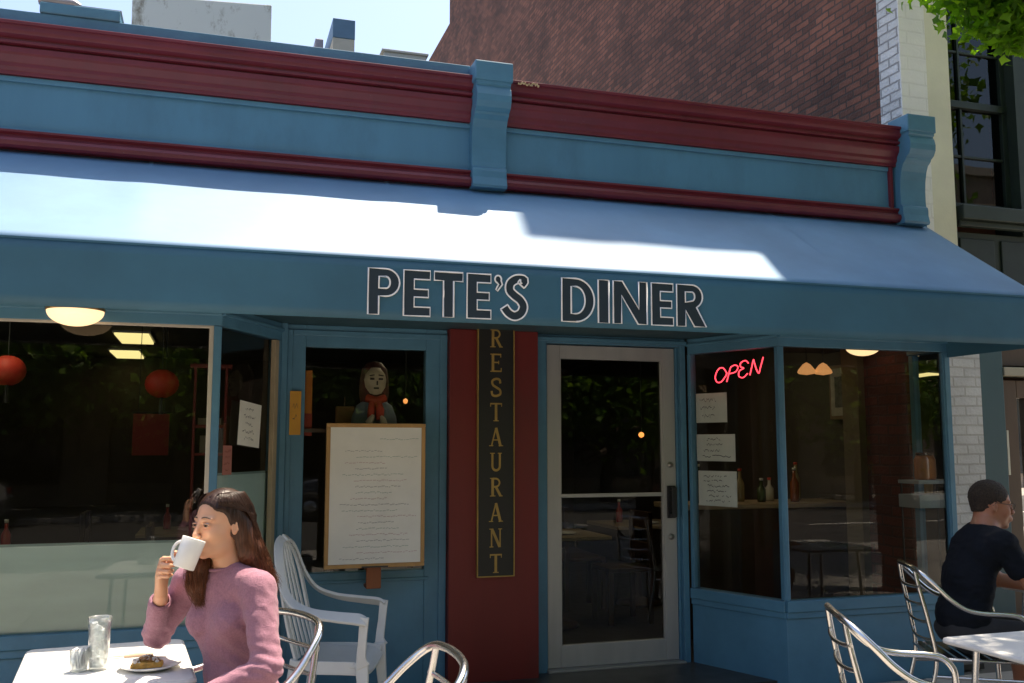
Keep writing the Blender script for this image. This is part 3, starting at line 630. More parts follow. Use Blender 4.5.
# neon OPEN sign
ne = empty('neon_open_sign', (3.58, 5.93, 2.0), label='pink red neon sign reading OPEN inside the window right of the door', cat='neon sign')
NEON = emis('neon_tube_glow', (1.0, .045, .07), 1.6, (.8, .1, .1))
nl = [catmull([(-.10, -.005, 0), (-.135, .055, 0), (-.175, .05, 0), (-.20, -.01, 0), (-.185, -.06, 0), (-.15, -.065, 0), (-.112, -.02, 0), (-.105, .0, 0)], 6),
      catmull([(-.105, -.075, 0), (-.085, 0, 0), (-.072, .045, 0), (-.04, .06, 0), (-.012, .04, 0), (-.03, .0, 0), (-.085, -.008, 0)], 6),
      catmull([(.075, .052, 0), (.05, .082, 0), (.012, .07, 0), (.01, .035, 0), (.035, .018, 0), (.0, .0, 0), (-.005, -.045, 0), (.03, -.065, 0), (.068, -.035, 0)], 6),
      catmull([(.085, -.055, 0), (.10, .01, 0), (.115, .075, 0), (.122, .05, 0), (.140, -.02, 0), (.158, -.052, 0), (.170, -.01, 0), (.195, .082, 0)], 6)]
for st_ in nl:
    mb = MB(); mb.tube([(p.x, p.y * .15, p.y + p.x * .18) for p in st_], .0052, 8); mb.build('neon_letter', NEON, ne)
ne.rotation_euler = (0, 0, math.atan2(F - YP, .285) * .55)
ne.location = (3.515, 5.86, 2.00); ne.scale = (.84, .84, .80)
for hx_ in (-.1, .12): MB().tube([(hx_, .02, .06), (hx_, .02, .22)], .002, 5).build('hanger', BLK, ne)

def scribble(mb, x0, x1, z0, z1, y, n, seed, r=.0016, nx_=18):
    R = random.Random(seed)
    for i in range(n):
        z = z1 - (z1 - z0) * (i + .5) / n; a = x0 + (x1 - x0) * R.uniform(0, .25); b = x1 - (x1 - x0) * R.uniform(0, .35)
        P = [(a + (b - a) * k / nx_, y, z + R.uniform(-1, 1) * .25 * (z1 - z0) / n) for k in range(nx_ + 1)]
        for p, q in zip(P[:-1], P[1:]):
            if R.random() < .8: mb.add([(p[0], y, p[2] - r), (q[0], y, q[2] - r), (q[0], y, q[2] + r), (p[0], y, p[2] + r)], [(0, 1, 2, 3)])
    return mb
PAPER = mat('white_paper', (.82, .80, .74), .7, var=.05); INK = mat('ink', (.05, .05, .06), .8)
def paper(name, c, w, h, rz, label, cat, n, seed, m=PAPER, lines=INK, group=None, tilt=0):
    e = empty(name, c, rz, label, cat, group); e.rotation_euler = (0, tilt, rz)
    MB().box(-w / 2, w / 2, -.001, .001, -h / 2, h / 2).build('sheet', m, e)
    mb = scribble(MB(), -w * .4, w * .4, -h * .42, h * .42, -.0025, n, seed, r=.0022); mb.build('handwriting', lines, e)
    return e
bay_a = math.atan2(F - YP - .03, .285)
def on_bay(t, z): return (3.215 + .285 * t + .047, (YP + .03) + (F - YP - .03) * t + .017, z)
ra = bay_a
paper('paper_notice', on_bay(.215, 1.742), .27, .205, ra, 'small square white notice highest on the glass right of the door', 'notice', 3, 1)
paper('paper_notice', on_bay(.25, 1.465), .34, .185, ra, 'white notice sheet in the middle of three below neon sign', 'notice', 4, 2)
paper('paper_notice', on_bay(.265, 1.185), .33, .24, ra, 'white notice with drawn floor plan lines, lowest of three', 'notice', 6, 3)
paper('paper_notice', (4.91, 5.52, 1.97), .20, .27, pi / 2 + pi, 'white sheet with round doodle high in the bay end pane', 'notice', 3, 4)
paper('paper_notice', (4.91, 5.52, 1.64), .20, .37, pi / 2 + pi, 'long pale sheet lower in the bay end pane', 'notice', 5, 5)
la = math.atan2(.65, .365)
paper('paper_notice', (.205, 5.66, 1.60), .26, .25, la, 'white printed sheet taped inside the angled left pane', 'notice', 5, 6, tilt=.08)
paper('paper_flyer', (.085, 5.50, 1.40), .10, .16, la, 'small pink flyer at the edge of the angled left pane', 'flyer', 4, 7, mat('pink_paper', (.45, .17, .13), .7), mat('dark_red_ink', (.2, .05, .04), .8))
YEL = mat('yellow_card', (.62, .30, .03), .6)
yc = empty('yellow_card_sign', (.487, YP - .019, 1.68), label='yellow card with small dark marks on the blue frame', cat='sign')
MB().box(-.034, .034, -.004, .004, -.135, .135).build('card', YEL, yc)
scribble(MB(), -.02, .02, -.06, .08, -.0055, 2, 9, .003, 5).build('marks', INK, yc)
yo = empty('orange_banner', (.572, YP + .05, 1.75), label='narrow orange red strip hanging just inside the window beside yellow card', cat='banner')
MB().box(-.022, .022, -.003, .003, -.07, .20).build('upper_strip', mat('orange_cloth', (.50, .16, .02), .7), yo)
MB().box(-.022, .024, -.003, .003, -.21, -.0705).build('lower_strip', mat('red_cloth', (.32, .04, .02), .7), yo)

# menu board on easel
mbx = empty('menu_board', (.968, 5.86, G), label='white handwritten menu board in a wooden frame in front of dark window', cat='menu board')
WOOD = mat('light_wood', (.46, .26, .09), .5, var=.15, scale=10, streak=True); DWD = mat('orange_wood', (.26, .075, .02), .5, var=.2, streak=True)
bz0, bz1, bw = .785, 1.655, .305
MB().box(-bw + .0245, bw - .0245, -.010, .010, bz0 + .0245, bz1 - .0245).build('board', mat('whiteboard', (.76, .75, .70), .35, var=.04), mbx)
MB().box(-bw, bw, -.016, .016, bz0, bz0 + .024).box(-bw, bw, -.016, .016, bz1 - .024, bz1).box(-bw, -bw + .024, -.0155, .0155, bz0 + .0245, bz1 - .0245).box(bw - .024, bw, -.0155, .0155, bz0 + .0245, bz1 - .0245).build('frame', WOOD, mbx, .003)
R = random.Random(4)
for cname, cc, kk in (('grey_handwriting', (.40, .40, .40), 0), ('green_handwriting', (.42, .50, .45), 1), ('pink_handwriting', (.58, .44, .45), 2)):
    mb = MB()
    for i in range(22):
        if i % 3 != kk: continue
        z = bz1 - .06 - i * .036; a = R.uniform(-.25, -.10); b = a + R.uniform(.18, .46)
        if i < 3: a = .02
        b = min(b, .25); x = a
        while x < b:
            wl = R.uniform(.006, .02); dz = R.uniform(-.004, .004)
            mb.add([(x, -.0125, z + dz - .0022), (x + wl, -.0125, z + dz - .0012), (x + wl, -.0125, z + dz + .0022), (x, -.0125, z + dz + .0014)], [(0, 1, 2, 3)]); x += wl + R.uniform(.001, .006)
    mb.build('handwriting', mat(cname, cc, .7), mbx)
MB().box(-.045, .045, .018, .045, bz0 - .13, bz0 + .55).box(-.045, .045, .0455, .205, bz0 - .02, bz0 + .03).box(-.045, .045, .0455, .13, bz0 - .13, bz0 - .11).build('easel_post', DWD, mbx, .004)
MB().box(-.08, .08, -.022, -.0165, bz0 + .002, bz0 + .010).build('marker_ledge', BLK, mbx)

# ================================================================== CEILING LAMPS UNDER THE AWNING / INSIDE
def dome(name, c, r, label, strength=1.15, grp=None):
    e = empty(name, c, label=label, cat='lamp', group=grp)
    mb = MB(); mb.lathe([(r, 0)] + [(r * cos(a), -r * .56 * sin(a)) for a in [pi / 2 * k / 10 for k in range(1, 11)]], n=40)
    mb.build('lamp_shade', emis('lamp_glow', (1.0, .64, .32), .62, (.7, .6, .45)), e)
    MB().lathe([(0, .03), (r * .96, .03), (r * 1.03, .012), (r * 1.03, .0), (r, 0)], n=40).build('lamp_rim', mat('brass', (.45, .30, .12), .35, metal=.8), e)
    return e
dome('ceiling_lamp', (-.672, 5.16, 2.150), .134, 'shallow glowing dome lamp under the awning at left', .85)
dome('ceiling_lamp', (4.62, 5.95, 2.215), .125, 'shallow glowing dome lamp behind the right bay window head', .9)
MB_ = MB().box(4.2, 5.0, 5.6, 6.9, 2.26, 2.29)
dp(MB_, 'ceiling_drop', mat('dark_ceiling', (.05, .045, .04), .8))
FL = emis('fluorescent_panel', (1.0, .80, .32), .5, (.6, .6, .5))
for (x, y, lb) in ((-1.5, 6.9, 'added unseen glowing panel above the left window, brightens the room'), (1.6, 7.0, 'added unseen glowing panel above the menu board window, brightens the room'), (3.9, 7.4, 'added unseen glowing panel above the counter, brightens the room'), (-.80, 10.6, 'nearer lit ceiling panel seen through the left window'), (-1.02, 12.5, 'farther lit ceiling panel seen through the left window')):  # the near panels are added out of view to brighten the room
    e = empty('ceiling_light', (x, y, 2.60), label=lb, cat='light', group='ceiling lights inside the diner')
    MB().box(-.16, .16, -.45, .45, -.02, -.001).build('diffuser', FL if y > 9 else emis('added_fill_panel', (1.0, .84, .55), 2.2, (.6, .6, .5)), e); MB().box(-.18, .18, -.47, .47, -.001, .019).build('housing', mat('white_metal', (.6, .6, .58), .5), e)
PEN = emis('pendant_glow', (1.0, .42, .14), .22, (.6, .4, .2))
for k, (x, y, z) in enumerate(((4.52, 6.52, 2.07), (4.66, 6.50, 2.07))):
    e = empty('pendant_lamp', (x, y, z), label=('left' if k == 0 else 'right') + ' amber glass bowl of the pendant pair in the right bay', cat='lamp', group='amber pendants')
    MB().lathe([(.006, .07), (.03, .055), (.066, .01), (.072, -.01), (.06, -.02), (.0, -.03)], n=24).build('lamp_shade', PEN, e)
    MB().tube([(0, 0, .06), (0, 0, .53)], .005, 6).build('rod', BLK, e)
e = empty('wall_lamp', (4.23, 9.0, 1.59), label='tiny amber lamp glowing deep inside behind the door glass', cat='lamp')
MB().lathe([(0, .03), (.022, .02), (.03, 0), (.022, -.02), (0, -.03)], n=16).build('bulb', emis('amber_bulb', (1, .30, .06), .9), e); MB().tube([(0, 0, .03), (0, 0, 1.0)], .004, 6).build('cord', BLK, e)
e = empty('wall_lamp', (1.33, 6.8, 1.80), label='small amber sconce behind the menu board window', cat='lamp')
MB().lathe([(0, .02), (.014, .012), (.018, 0), (.012, -.015), (0, -.02)], n=14).build('bulb', emis('amber_bulb2', (1, .35, .08), .5), e); MB().tube([(0, 0, .02), (0, 0, .8)], .003, 6).build('cord', BLK, e)

# ================================================================== INTERIOR FURNITURE
LAN = mat('red_lantern_paper', (.50, .035, .018), .6, var=.15)
for k, (x, y, z, r, lb) in enumerate(((-.385, 7.9, 1.96, .125, 'round red paper lantern hanging behind the left window'), (-1.40, 7.5, 2.01, .12, 'red paper lantern cut by the left edge'))):
    e = empty('paper_lantern', (x, y, z), label=lb, cat='lantern', group='red paper lanterns')
    mb = MB(); mb.lathe([(r * .35, r * .86)] + [(r * cos(a) * (1 + .02 * (i % 2)), r * .9 * sin(a)) for i, a in enumerate([radians(68 - 8 * j) for j in range(18)])] + [(r * .35, -r * .86)], n=28); mb.build('lantern_body', LAN, e)
    MB().tube([(0, 0, r * .86), (0, 0, 2.6 - z)], .004, 6).tube([(0, 0, -r * .86), (0, 0, -r * 1.9)], [.012, .02], 8).build('cord', BLK, e)
e = empty('wooden_shelf', (-.02, 8.0, 1.60), label='dark red framed shelf standing inside the left window', cat='shelf')
RW = mat('red_lacquer', (.22, .035, .03), .45)
MB().box(-.16, .16, 0, .2, .50, .53).box(-.13, -.11, 0, .2, 0, .4995).box(.11, .13, 0, .2, 0, .4995).box(-.109, .109, 0, .2, .02, .045).box(-.109, .109, 0, .2, -.2, -.18).box(-.13, -.11, 0, .2, -1.6, -.001).box(.11, .13, 0, .2, -1.6, -.001).build('shelf_frame', RW, e)
MB().box(-.09, .09, .05, .15, .046, .10).box(-.07, .02, .05, .14, -.179, -.04).build('shelf_goods', mat('dull_goods', (.25, .22, .16), .7), e)
e = empty('red_cabinet', (-.48, 8.4, 1.40), label='dull red hanging cloth panel below the lantern', cat='panel')
MB().box(-.14, .14, 0, .02, 0, .34).build('cloth', mat('faded_red_cloth', (.20, .03, .02), .8), e); MB().tube([(-.15, .01, .35), (.15, .01, .35)], .008, 6).tube([(-.1, .01, .35), (-.1, .01, 1.2)], .003, 5).tube([(.1, .01, .35), (.1, .01, 1.2)], .003, 5).build('rail', BLK, e)
DW = mat('dark_wood', (.055, .028, .014), .4, var=.2); TOPM = mat('table_laminate', (.28, .22, .14), .3); PL = mat('white_crockery', (.6, .6, .57), .3)
def int_table(x, y, s, label):
    e = empty('dining_table', (x, y, 0), label=label, cat='table', group='tables inside the diner')
    MB().box(-s / 2, s / 2, -s / 2, s / 2, .72, .75).build('tabletop', TOPM, e, .004); MB().lathe([(.05, .72), (.035, .68), (.035, .06), (.2, .03), (.22, .0), (0, 0)], n=16).build('pedestal', DW, e)
    return e
def int_chair(proto, x, y, rz, label):
    if proto is None:
        e = empty('dining_chair', (x, y, 0), rz, label, 'chair', 'wooden chairs inside the diner')
        MB().box(-.2, .2, -.2, .2, .43, .465).build('seat', DW, e, .006)
        MB().box(-.2, .2, .17, .20, .56, .66).box(-.2, .2, .17, .2, .78, .92).build('backrest', DW, e, .006)
        for sx in (-1, 1):
            for sy in (-1, 1): MB().box(sx * .18 - .02, sx * .18 + .02, sy * .18 - .02, sy * .18 + .02, 0, .4295 if sy < 0 else .92).build('leg', DW, e, .004)
        return e
    e = copy_tree(proto); e.location = (x, y, 0); e.rotation_euler = (0, 0, rz); e['label'] = label; return e
pc = None
IT = [(2.75, 7.6, 'laminate table just behind the door glass'), (3.9, 8.4, 'laminate table deeper inside right of the door'), (-1.2, 7.4, 'laminate table behind frosted left window'), (-.2, 8.9, 'laminate table far inside the left window'), (1.9, 9.4, 'laminate table far inside behind the door')]
for i, (x, y, lb) in enumerate(IT):
    int_table(x, y, .75, lb)
    for j, (dx, dy, rz) in enumerate(((-.62, 0, pi / 2), (.62, 0, -pi / 2))):
        c_ = int_chair(pc, x + dx, y + dy, rz, 'dark wooden chair ' + ('left' if j == 0 else 'right') + ' of the ' + lb)
        if pc is None: pc = c_
    e = empty('plate', (x + .05, y - .1, .751), label='small white plate on the ' + lb, cat='plate', group='plates inside the diner')
    MB().lathe([(0, .004), (.06, .004), (.11, .016), (.112, .013), (.06, 0), (0, 0)], n=24).build('dish', PL, e)
    e = empty('condiment_bottle', (x - .15, y + .1, .751), label='slim bottle standing on the ' + lb, cat='bottle', group='bottles inside the diner')
    MB().lathe([(0, 0), (.03, 0), (.032, .02), (.032, .11), (.012, .15), (.012, .19), (0, .19)], n=16).build('glass_body', mat('ketchup', (.25, .02, .01), .3), e); MB().lathe([(0, .191), (.014, .191), (.014, .215), (0, .215)], n=12).build('cap', PL, e)
cn = empty('serving_counter', (4.3, 6.75, 0), label='dark counter with a pale edge behind the right bay', cat='counter')
MB().box(-.75, .79, 0, .45, 0, .98).build('counter_body', DW, cn, .005); MB().box(-.80, .79, -.04, .48, .9805, 1.02).build('countertop', mat('counter_edge', (.34, .25, .15), .3), cn, .006)
R = random.Random(11)
for k in range(9):
    x = 3.62 + k * .14; hh = R.uniform(.16, .30)
    e = empty('bottle', (x, 6.95 + R.uniform(-.1, .1), 1.021), label='bottle number %s from the left on the dark counter' % ('one two three four five six seven eight nine'.split()[k]), cat='bottle', group='bottles on the counter')
    MB().lathe([(0, 0), (.033, 0), (.036, .02), (.036, hh * .6), (.014, hh * .78), (.013, hh), (0, hh)], n=16).build('glass_body', mat('bottle_%d' % (k % 4), [(.30, .24, .12), (.05, .08, .03), (.5, .48, .42), (.22, .06, .02)][k % 4], .2), e)
    MB().lathe([(0, hh + .0005), (.016, hh + .0005), (.016, hh + .02), (0, hh + .02)], n=12).build('cap', mat('cap_%d' % (k % 2), [(.5, .05, .03), (.5, .5, .45)][k % 2], .4), e)
e = empty('framed_picture', (5.07, 6.78, 1.93), pi / 2, 'framed grey picture hanging on the wall in the right bay', 'picture')
MB().box(-.19, .19, 0, .02, -.23, .23).build('frame', mat('picture_frame', (.16, .10, .06), .4), e, .004)
MB().box(-.16, .16, .0205, .026, -.2, .2).build('mount', mat('picture_mount', (.30, .27, .22), .6, var=.2, scale=12), e)
MB().box(-.10, .10, .0265, .030, -.13, .13).build('print', mat('picture_print', (.10, .09, .08), .5, var=.6, scale=14), e)
e = empty('orange_jar', (4.80, 5.60, 1.24), label='orange jar on the small shelf in the bay end', cat='jar')
MB().lathe([(0, 0), (.045, 0), (.05, .02), (.05, .14), (.035, .17), (0, .17)], n=20).build('jar_body', mat('orange_jar', (.42, .14, .02), .35), e); MB().lathe([(0, .1705), (.036, .1705), (.036, .19), (0, .19)], n=16).build('lid', DW, e)
e = empty('window_shelf', (4.76, 5.58, 0), label='small pale two tier shelf in the bay end window', cat='shelf')
MB().box(-.10, .085, -.11, .10, 1.215, 1.2395).box(-.10, .085, -.11, .10, 1.05, 1.14).build('shelf_boards', mat('pale_blue_board', (.38, .45, .50), .6), e, .003); MB().box(-.09, -.08, .08, .09, 0, 1.0495).box(.07, .08, .08, .09, 0, 1.0495).box(-.09, -.08, .08, .09, 1.1405, 1.2145).box(.07, .08, .08, .09, 1.1405, 1.2145).build('shelf_leg', BLK, e)

# painted doll figure in the dark window (sits on a shelf behind the pane)
fg = empty('window_figurine', (1.00, 6.15, 1.585), label='painted doll with dark red hair and red scarf above the menu board', cat='figurine')
fg.scale = (1.15, 1.0, 1.18); DF = mat('figurine_face', (.52, .42, .30), .5); DH = mat('figurine_hair', (.10, .03, .02), .6, var=.3, scale=30); DS = mat('figurine_scarf', (.42, .05, .02), .7); DC = mat('figurine_coat', (.20, .24, .30), .7)
mb = MB(); mb.lathe([(0, .34), (.03, .335), (.056, .30), (.063, .27), (.058, .23), (.042, .195), (.02, .178), (0, .175)], n=28); mb.v = [(x, y * .9 - .01, z) for x, y, z in mb.v]; mb.build('face', DF, fg)
mb = MB(); mb.lathe([(0, .375), (.04, .368), (.072, .33), (.082, .27), (.085, .20), (.075, .13), (.04, .10)], n=28); mb.v = [(x, y * .8 + .028, z) for x, y, z in mb.v]; mb.build('hair', DH, fg)
mb = MB(); mb.tube(catmull([(-.05, -.04, .17), (0, -.062, .155), (.05, -.04, .17)], 6), .022, 10).tube([(.01, -.06, .15), (.02, -.075, .10), (.02, -.08, .05)], [.02, .026, .022], 10).tube([(-.02, -.06, .15), (-.028, -.075, .10), (-.03, -.07, .06)], [.018, .022, .02], 10).build('scarf', DS, fg)
mb = MB(); mb.lathe([(0, .18), (.05, .165), (.10, .13), (.125, .07), (.135, 0), (0, 0)], n=28); mb.v = [(x, y * .5 + .01, z) for x, y, z in mb.v]; mb.build('coat', DC, fg)
mb = MB(); mb.tube([(-.045, -.085, .03), (-.03, -.095, .055), (-.018, -.095, .075)], [.02, .017, .009], 8).tube([(.045, -.085, .02), (.035, -.095, .05), (.022, -.095, .07)], [.02, .017, .009], 8).build('hand', DF, fg)
mb = MB()
for sx in (-1, 1): mb.obox((sx * .024, -.064, .272), (.024, .008, .010)).obox((sx * .025, -.062, .292), (.028, .008, .005), ry=sx * .15)
mb.obox((0, -.061, .222), (.028, .008, .009)).obox((0.004, -.066, .25), (.008, .008, .022)).build('painted_features', mat('figurine_ink', (.03, .015, .012), .6), fg)
MB().box(-.45, .32, -.10, .12, -.02, -.0005).build('shelf_board', DW, fg)
e = empty('cardboard_box', (.815, 6.20, 1.601), label='small brown box beside the doll in the window', cat='box')
MB().box(-.055, .055, -.04, .04, 0, .13).build('box_body', mat('brown_card', (.22, .11, .03), .7), e, .003); MB().tube([(0, 0, .131), (.0, 0, .19)], .006, 8).build('spout', DW, e)

# ================================================================== OUTDOOR FURNITURE
CHROME = mat('polished_aluminium', (.74, .72, .70), .22, metal=1.0, var=.05, scale=20)
def metal_chair():
    e = empty('metal_armchair')
    s = []
    side = lambda sg: [(.25, sg * .255, .012), (.245, sg * .26, .30), (.235, sg * .27, .56), (.225, sg * .275, .625), (.185, sg * .28, .662), (.12, sg * .28, .672), (.02, sg * .28, .675), (-.06, sg * .275, .69), (-.13, sg * .265, .735), (-.19, sg * .25, .795), (-.245, sg * .22, .848), (-.275, sg * .165, .876), (-.288, sg * .08, .884)]
    path = side(-1) + [(-.29, 0, .886)] + side(1)[::-1]
    MB().tube(catmull(path, 5), .0135, 12).build('arm_frame', CHROME, e)
    for sg in (-1, 1):
        MB().tube(catmull([(-.30, sg * .20, .012), (-.235, sg * .20, .25), (-.20, sg * .20, .42), (-.225, sg * .19, .60), (-.262, sg * .172, .78), (-.276, sg * .16, .868)], 5), .0115, 10).build('rear_leg', CHROME, e)
    bk = MB()
    for z, x in ((.52, -.212), (.61, -.226), (.70, -.244), (.79, -.262)):
        bk.tube(catmull([(x, -.185, z), (x - .018, -.11, z - .008), (x - .026, 0, z - .012), (x - .018, .11, z - .008), (x, .185, z)], 5), .0085, 8, flat=1.0)
    bk.build('backrest', CHROME, e)
    st = MB()
    for k in range(8):
        x = -.185 + k * .055; st.obox((x, 0, .437 - .004 * sin(pi * k / 7)), (.040, .42, .006))
    st.tube([(-.205, -.215, .428), (.215, -.225, .428), (.215, .225, .428), (-.205, .215, .428)], .010, 8, closed=True)
    st.build('seat', CHROME, e)
    for sg in (-1, 1): MB().tube([(.243, sg * .258, .34), (-.222, sg * .20, .34)], .008, 8).build('stretcher', CHROME, e)
    for (x, y) in ((.25, -.255), (.25, .255), (-.30, -.2), (-.30, .2)): MB().lathe([(0, 0), (.015, 0), (.016, .014), (0, .014)], (x, y, 0), 12).build('foot_cap', BLK, e)
    return e
proto = metal_chair(); GC = 'aluminium armchairs outside the diner'
CH = [((.075, 3.64), 205, 'aluminium armchair the woman in the purple sweater sits on'),
      ((.445, 2.925), 182, 'empty aluminium armchair with only its back arch showing, bottom centre'),
      ((2.575, 3.10), -25, 'empty aluminium armchair in front of the right bay, nearest the camera'),
      ((3.86, 4.24), -26, 'aluminium armchair the man in the dark shirt sits on')]
for i, ((x, y), a, lb) in enumerate(CH):
    c_ = proto if i == 0 else copy_tree(proto)
    c_.location = (x, y, G); c_.rotation_euler = (0, 0, radians(a)); tag(c_, lb, 'chair', GC)

def cafe_table(name, c, sx, sy, rz, h, label):
    e = empty(name, c, rz, label, 'table'); T = mat('white_table_laminate', (.74, .73, .70), .35, var=.04)
    def rr(sx, sy, r): return [p for cx_, cy_, a in ((sx - r, sy - r, 0), (-sx + r, sy - r, 90), (-sx + r, -sy + r, 180), (sx - r, -sy + r, 270)) for p in arc(cx_, cy_, r, r, a, a + 90, 6)]
    MB().prism(rr(sx / 2, sy / 2, .03), 'z', h - .025, h).build('tabletop', T, e, .003)
    ed = MB(); P = rr(sx / 2 + .001, sy / 2 + .001, .03); ed.tube([(p[0], p[1], h - .0125) for p in P], .0115, 8, closed=True); ed.build('edge_band', mat('table_edge', (.60, .59, .57), .4), e)
    for ax in (-1, 1):
        for ay in (-1, 1): MB().tube([(ax * sx * .36, ay * sy * .36, h - .026), (ax * sx * .42, ay * sy * .42, .0)], .014, 10).build('leg', CHROME, e)
    return e
TZ = .68
cafe_table('cafe_table', (-.345, 3.905, G), .565, .74, radians(5), TZ - G, 'white square cafe table in front of the woman')
cafe_table('cafe_table', (3.27, 3.045, G), .62, .66, radians(1), TZ - G, 'white cafe table at the lower right beside the man')

# monobloc plastic chair
PLA = mat('white_plastic', (.58, .60, .60), .38, var=.06, scale=5, spec=.5)
pc_ = empty('plastic_chair', (.655, 5.02, G), radians(-20), 'white moulded plastic armchair with arched slatted back below the menu board', 'chair')
def rib(mb, P, w, t=.012, n=6, up=None):
    """flat moulded band along path P with widths w; up= reference normal"""
    P = catmull(P, n); m = len(P); vs = []; fs = []
    if not isinstance(w, (list, tuple)): w = [w, w]
    for i, p in enumerate(P):
        d = (P[min(i + 1, m - 1)] - P[max(i - 1, 0)]).normalized(); nn = Vector(up); nn = (nn - d * nn.dot(d)).normalized(); s_ = d.cross(nn)
        q = i / (m - 1) * (len(w) - 1); k = min(int(q), len(w) - 2); ww = w[k] + (w[k + 1] - w[k]) * (q - k)
        for a, b in ((-.5, -.5), (.5, -.5), (.5, .5), (-.5, .5)): vs.append(p + s_ * ww * a + nn * t * b)
    for i in range(m - 1):
        for k in range(4): fs.append((i * 4 + k, i * 4 + (k + 1) % 4, i * 4 + 4 + (k + 1) % 4, i * 4 + 4 + k))
    fs += [(0, 1, 2, 3)[::-1], tuple(m * 4 - 4 + k for k in range(4))]
    mb.add(vs, fs); return mb
pc_.scale = (.80, .95, 1.06)
# local frame: facing +x
st = MB(); n = 12; vs = []; fs = []
for j in range(n + 1):
    for i in range(n + 1):
        u = i / n; v = j / n * 2 - 1
        x = -.21 + .45 * u; wy = .235 + .01 * u; y = wy * v
        z = .45 - .018 * (1 - v * v) - .012 * sin(pi * u) - (.045 * max(0, u - .82) / .18) ** 1.0 * 1.0 + .0
        if u > .9: y *= 1 - .1 * (u - .9) * 10
        vs.append((x, y, z))
for j in range(n):
    for i in range(n): a = j * (n + 1) + i; fs.append((a, a + 1, a + n + 2, a + n + 1))
st.add(vs, fs, True); so_ = st.build('seat', PLA, pc_); q = so_.modifiers.new('s', 'SOLIDIFY'); q.thickness = .022; q.offset = -1; q = so_.modifiers.new('b', 'BEVEL'); q.width = .006; q.segments = 2; q.limit_method = 'ANGLE'
# apron
for sg in (-1, 1): rib(MB(), [(-.20, sg * .235, .42), (.10, sg * .24, .42), (.22, sg * .22, .41)], .06, .012, up=(0, 1, 0)).build('apron', PLA, pc_, .003)
# back: outer arched rim flowing into the arms, and fan slats
for sg in (-1, 1):
    mb = MB(); rib(mb, [(-.375, sg * .02, .985), (-.368, sg * .11, .965), (-.345, sg * .175, .90), (-.305, sg * .225, .80), (-.23, sg * .262, .715), (-.10, sg * .285, .672), (.06, sg * .29, .655), (.19, sg * .285, .645), (.235, sg * .275, .63)], [.05, .055, .055, .055, .055, .055, .06, .065, .05], .016, 6, up=(.55, sg * .55, .75)); mb.build('arm', PLA, pc_, .005)
    mb = MB(); rib(mb, [(.225, sg * .278, .655), (.215, sg * .275, .56), (.205, sg * .262, .47), (.215, sg * .255, .43)], [.055, .05, .055, .09], .022, 6, up=(0, 1, 0)); mb.build('arm_support', PLA, pc_, .005)
    mb = MB(); rib(mb, [(.205, sg * .245, .45), (.225, sg * .262, .25), (.245, sg * .28, .0)], [.085, .055, .045], .03, 5, up=(0, 1, 0)); mb.build('leg', PLA, pc_, .006)
    mb = MB(); rib(mb, [(-.20, sg * .225, .45), (-.25, sg * .235, .25), (-.30, sg * .245, .0)], [.08, .055, .045], .03, 5, up=(0, 1, 0)); mb.build('leg', PLA, pc_, .006)
for sg in (-1, 1): rib(MB(), [(-.21, sg * .20, .445), (-.27, sg * .212, .62), (-.33, sg * .19, .83), (-.365, sg * .11, .955)], [.05, .045, .04, .04], .016, 6, up=(1, 0, .2)).build('back_upright', PLA, pc_, .004)
for k, yk in enumerate((-.12, -.06, 0, .06, .12)):
    mb = MB(); rib(mb, [(-.21, yk * 1.15, .445), (-.275, yk * 1.15, .62), (-.34, yk * .95, .83), (-.375, yk * .5, .975)], [.030, .028, .026, .022], .010, 6, up=(1, 0, .2)); mb.build('back_slat', PLA, pc_, .003)

# things on the table
pl = empty('plate', (-.185, 3.765, TZ + .001), label='round white plate with a pastry on the woman\'s table', cat='plate')
MB().lathe([(0, .005), (.060, .005), (.072, .010), (.102, .019), (.107, .020), (.108, .017), (.075, .004), (.06, 0), (0, 0)], n=48).build('dish', mat('white_china', (.80, .79, .76), .2), pl)
ps = empty('pastry', (-.195, 3.765, TZ + .0065), radians(10), 'golden pastry slice with white cream topping on the plate', 'food')
mb = MB(); mb.prism([(-.062, -.028), (.048, -.032), (.058, .01), (.0, .04), (-.05, .02)], 'z', 0, .020).build('crust', mat('golden_crust', (.70, .38, .07), .6, var=.3, scale=60, bump=.6, bscale=120), ps, .008, seg=3)
mb = MB(); R = random.Random(5)
for k in range(70):
    x = R.uniform(-.045, .042); y = R.uniform(-.024, .022); s_ = R.uniform(.0035, .0085); hgt = .020 + .018 * max(0, 1 - (x * x + y * y) / .0014)
    mb.lathe([(0, -s_), (s_ * .8, -s_ * .5), (s_, 0), (s_ * .7, s_ * .6), (0, s_)], (x, y, hgt), 8)
for kind, sel, mm in (('filling', 0, mat('nut_filling', (.34, .18, .08), .6, var=.4, scale=80)), ('cream', 1, mat('cream_topping', (.72, .66, .56), .5, var=.1, scale=60))):
    m2 = MB(); per = 40
    for k in range(70):
        if (k % 5 < 3) == (sel == 1):
            blk = mb.v[k * per:(k + 1) * per]; m2.add(blk, [tuple(i - k * per for i in f) for f in mb.f[k * 32:(k + 1) * 32]], True)
    m2.build(kind, mm, ps)
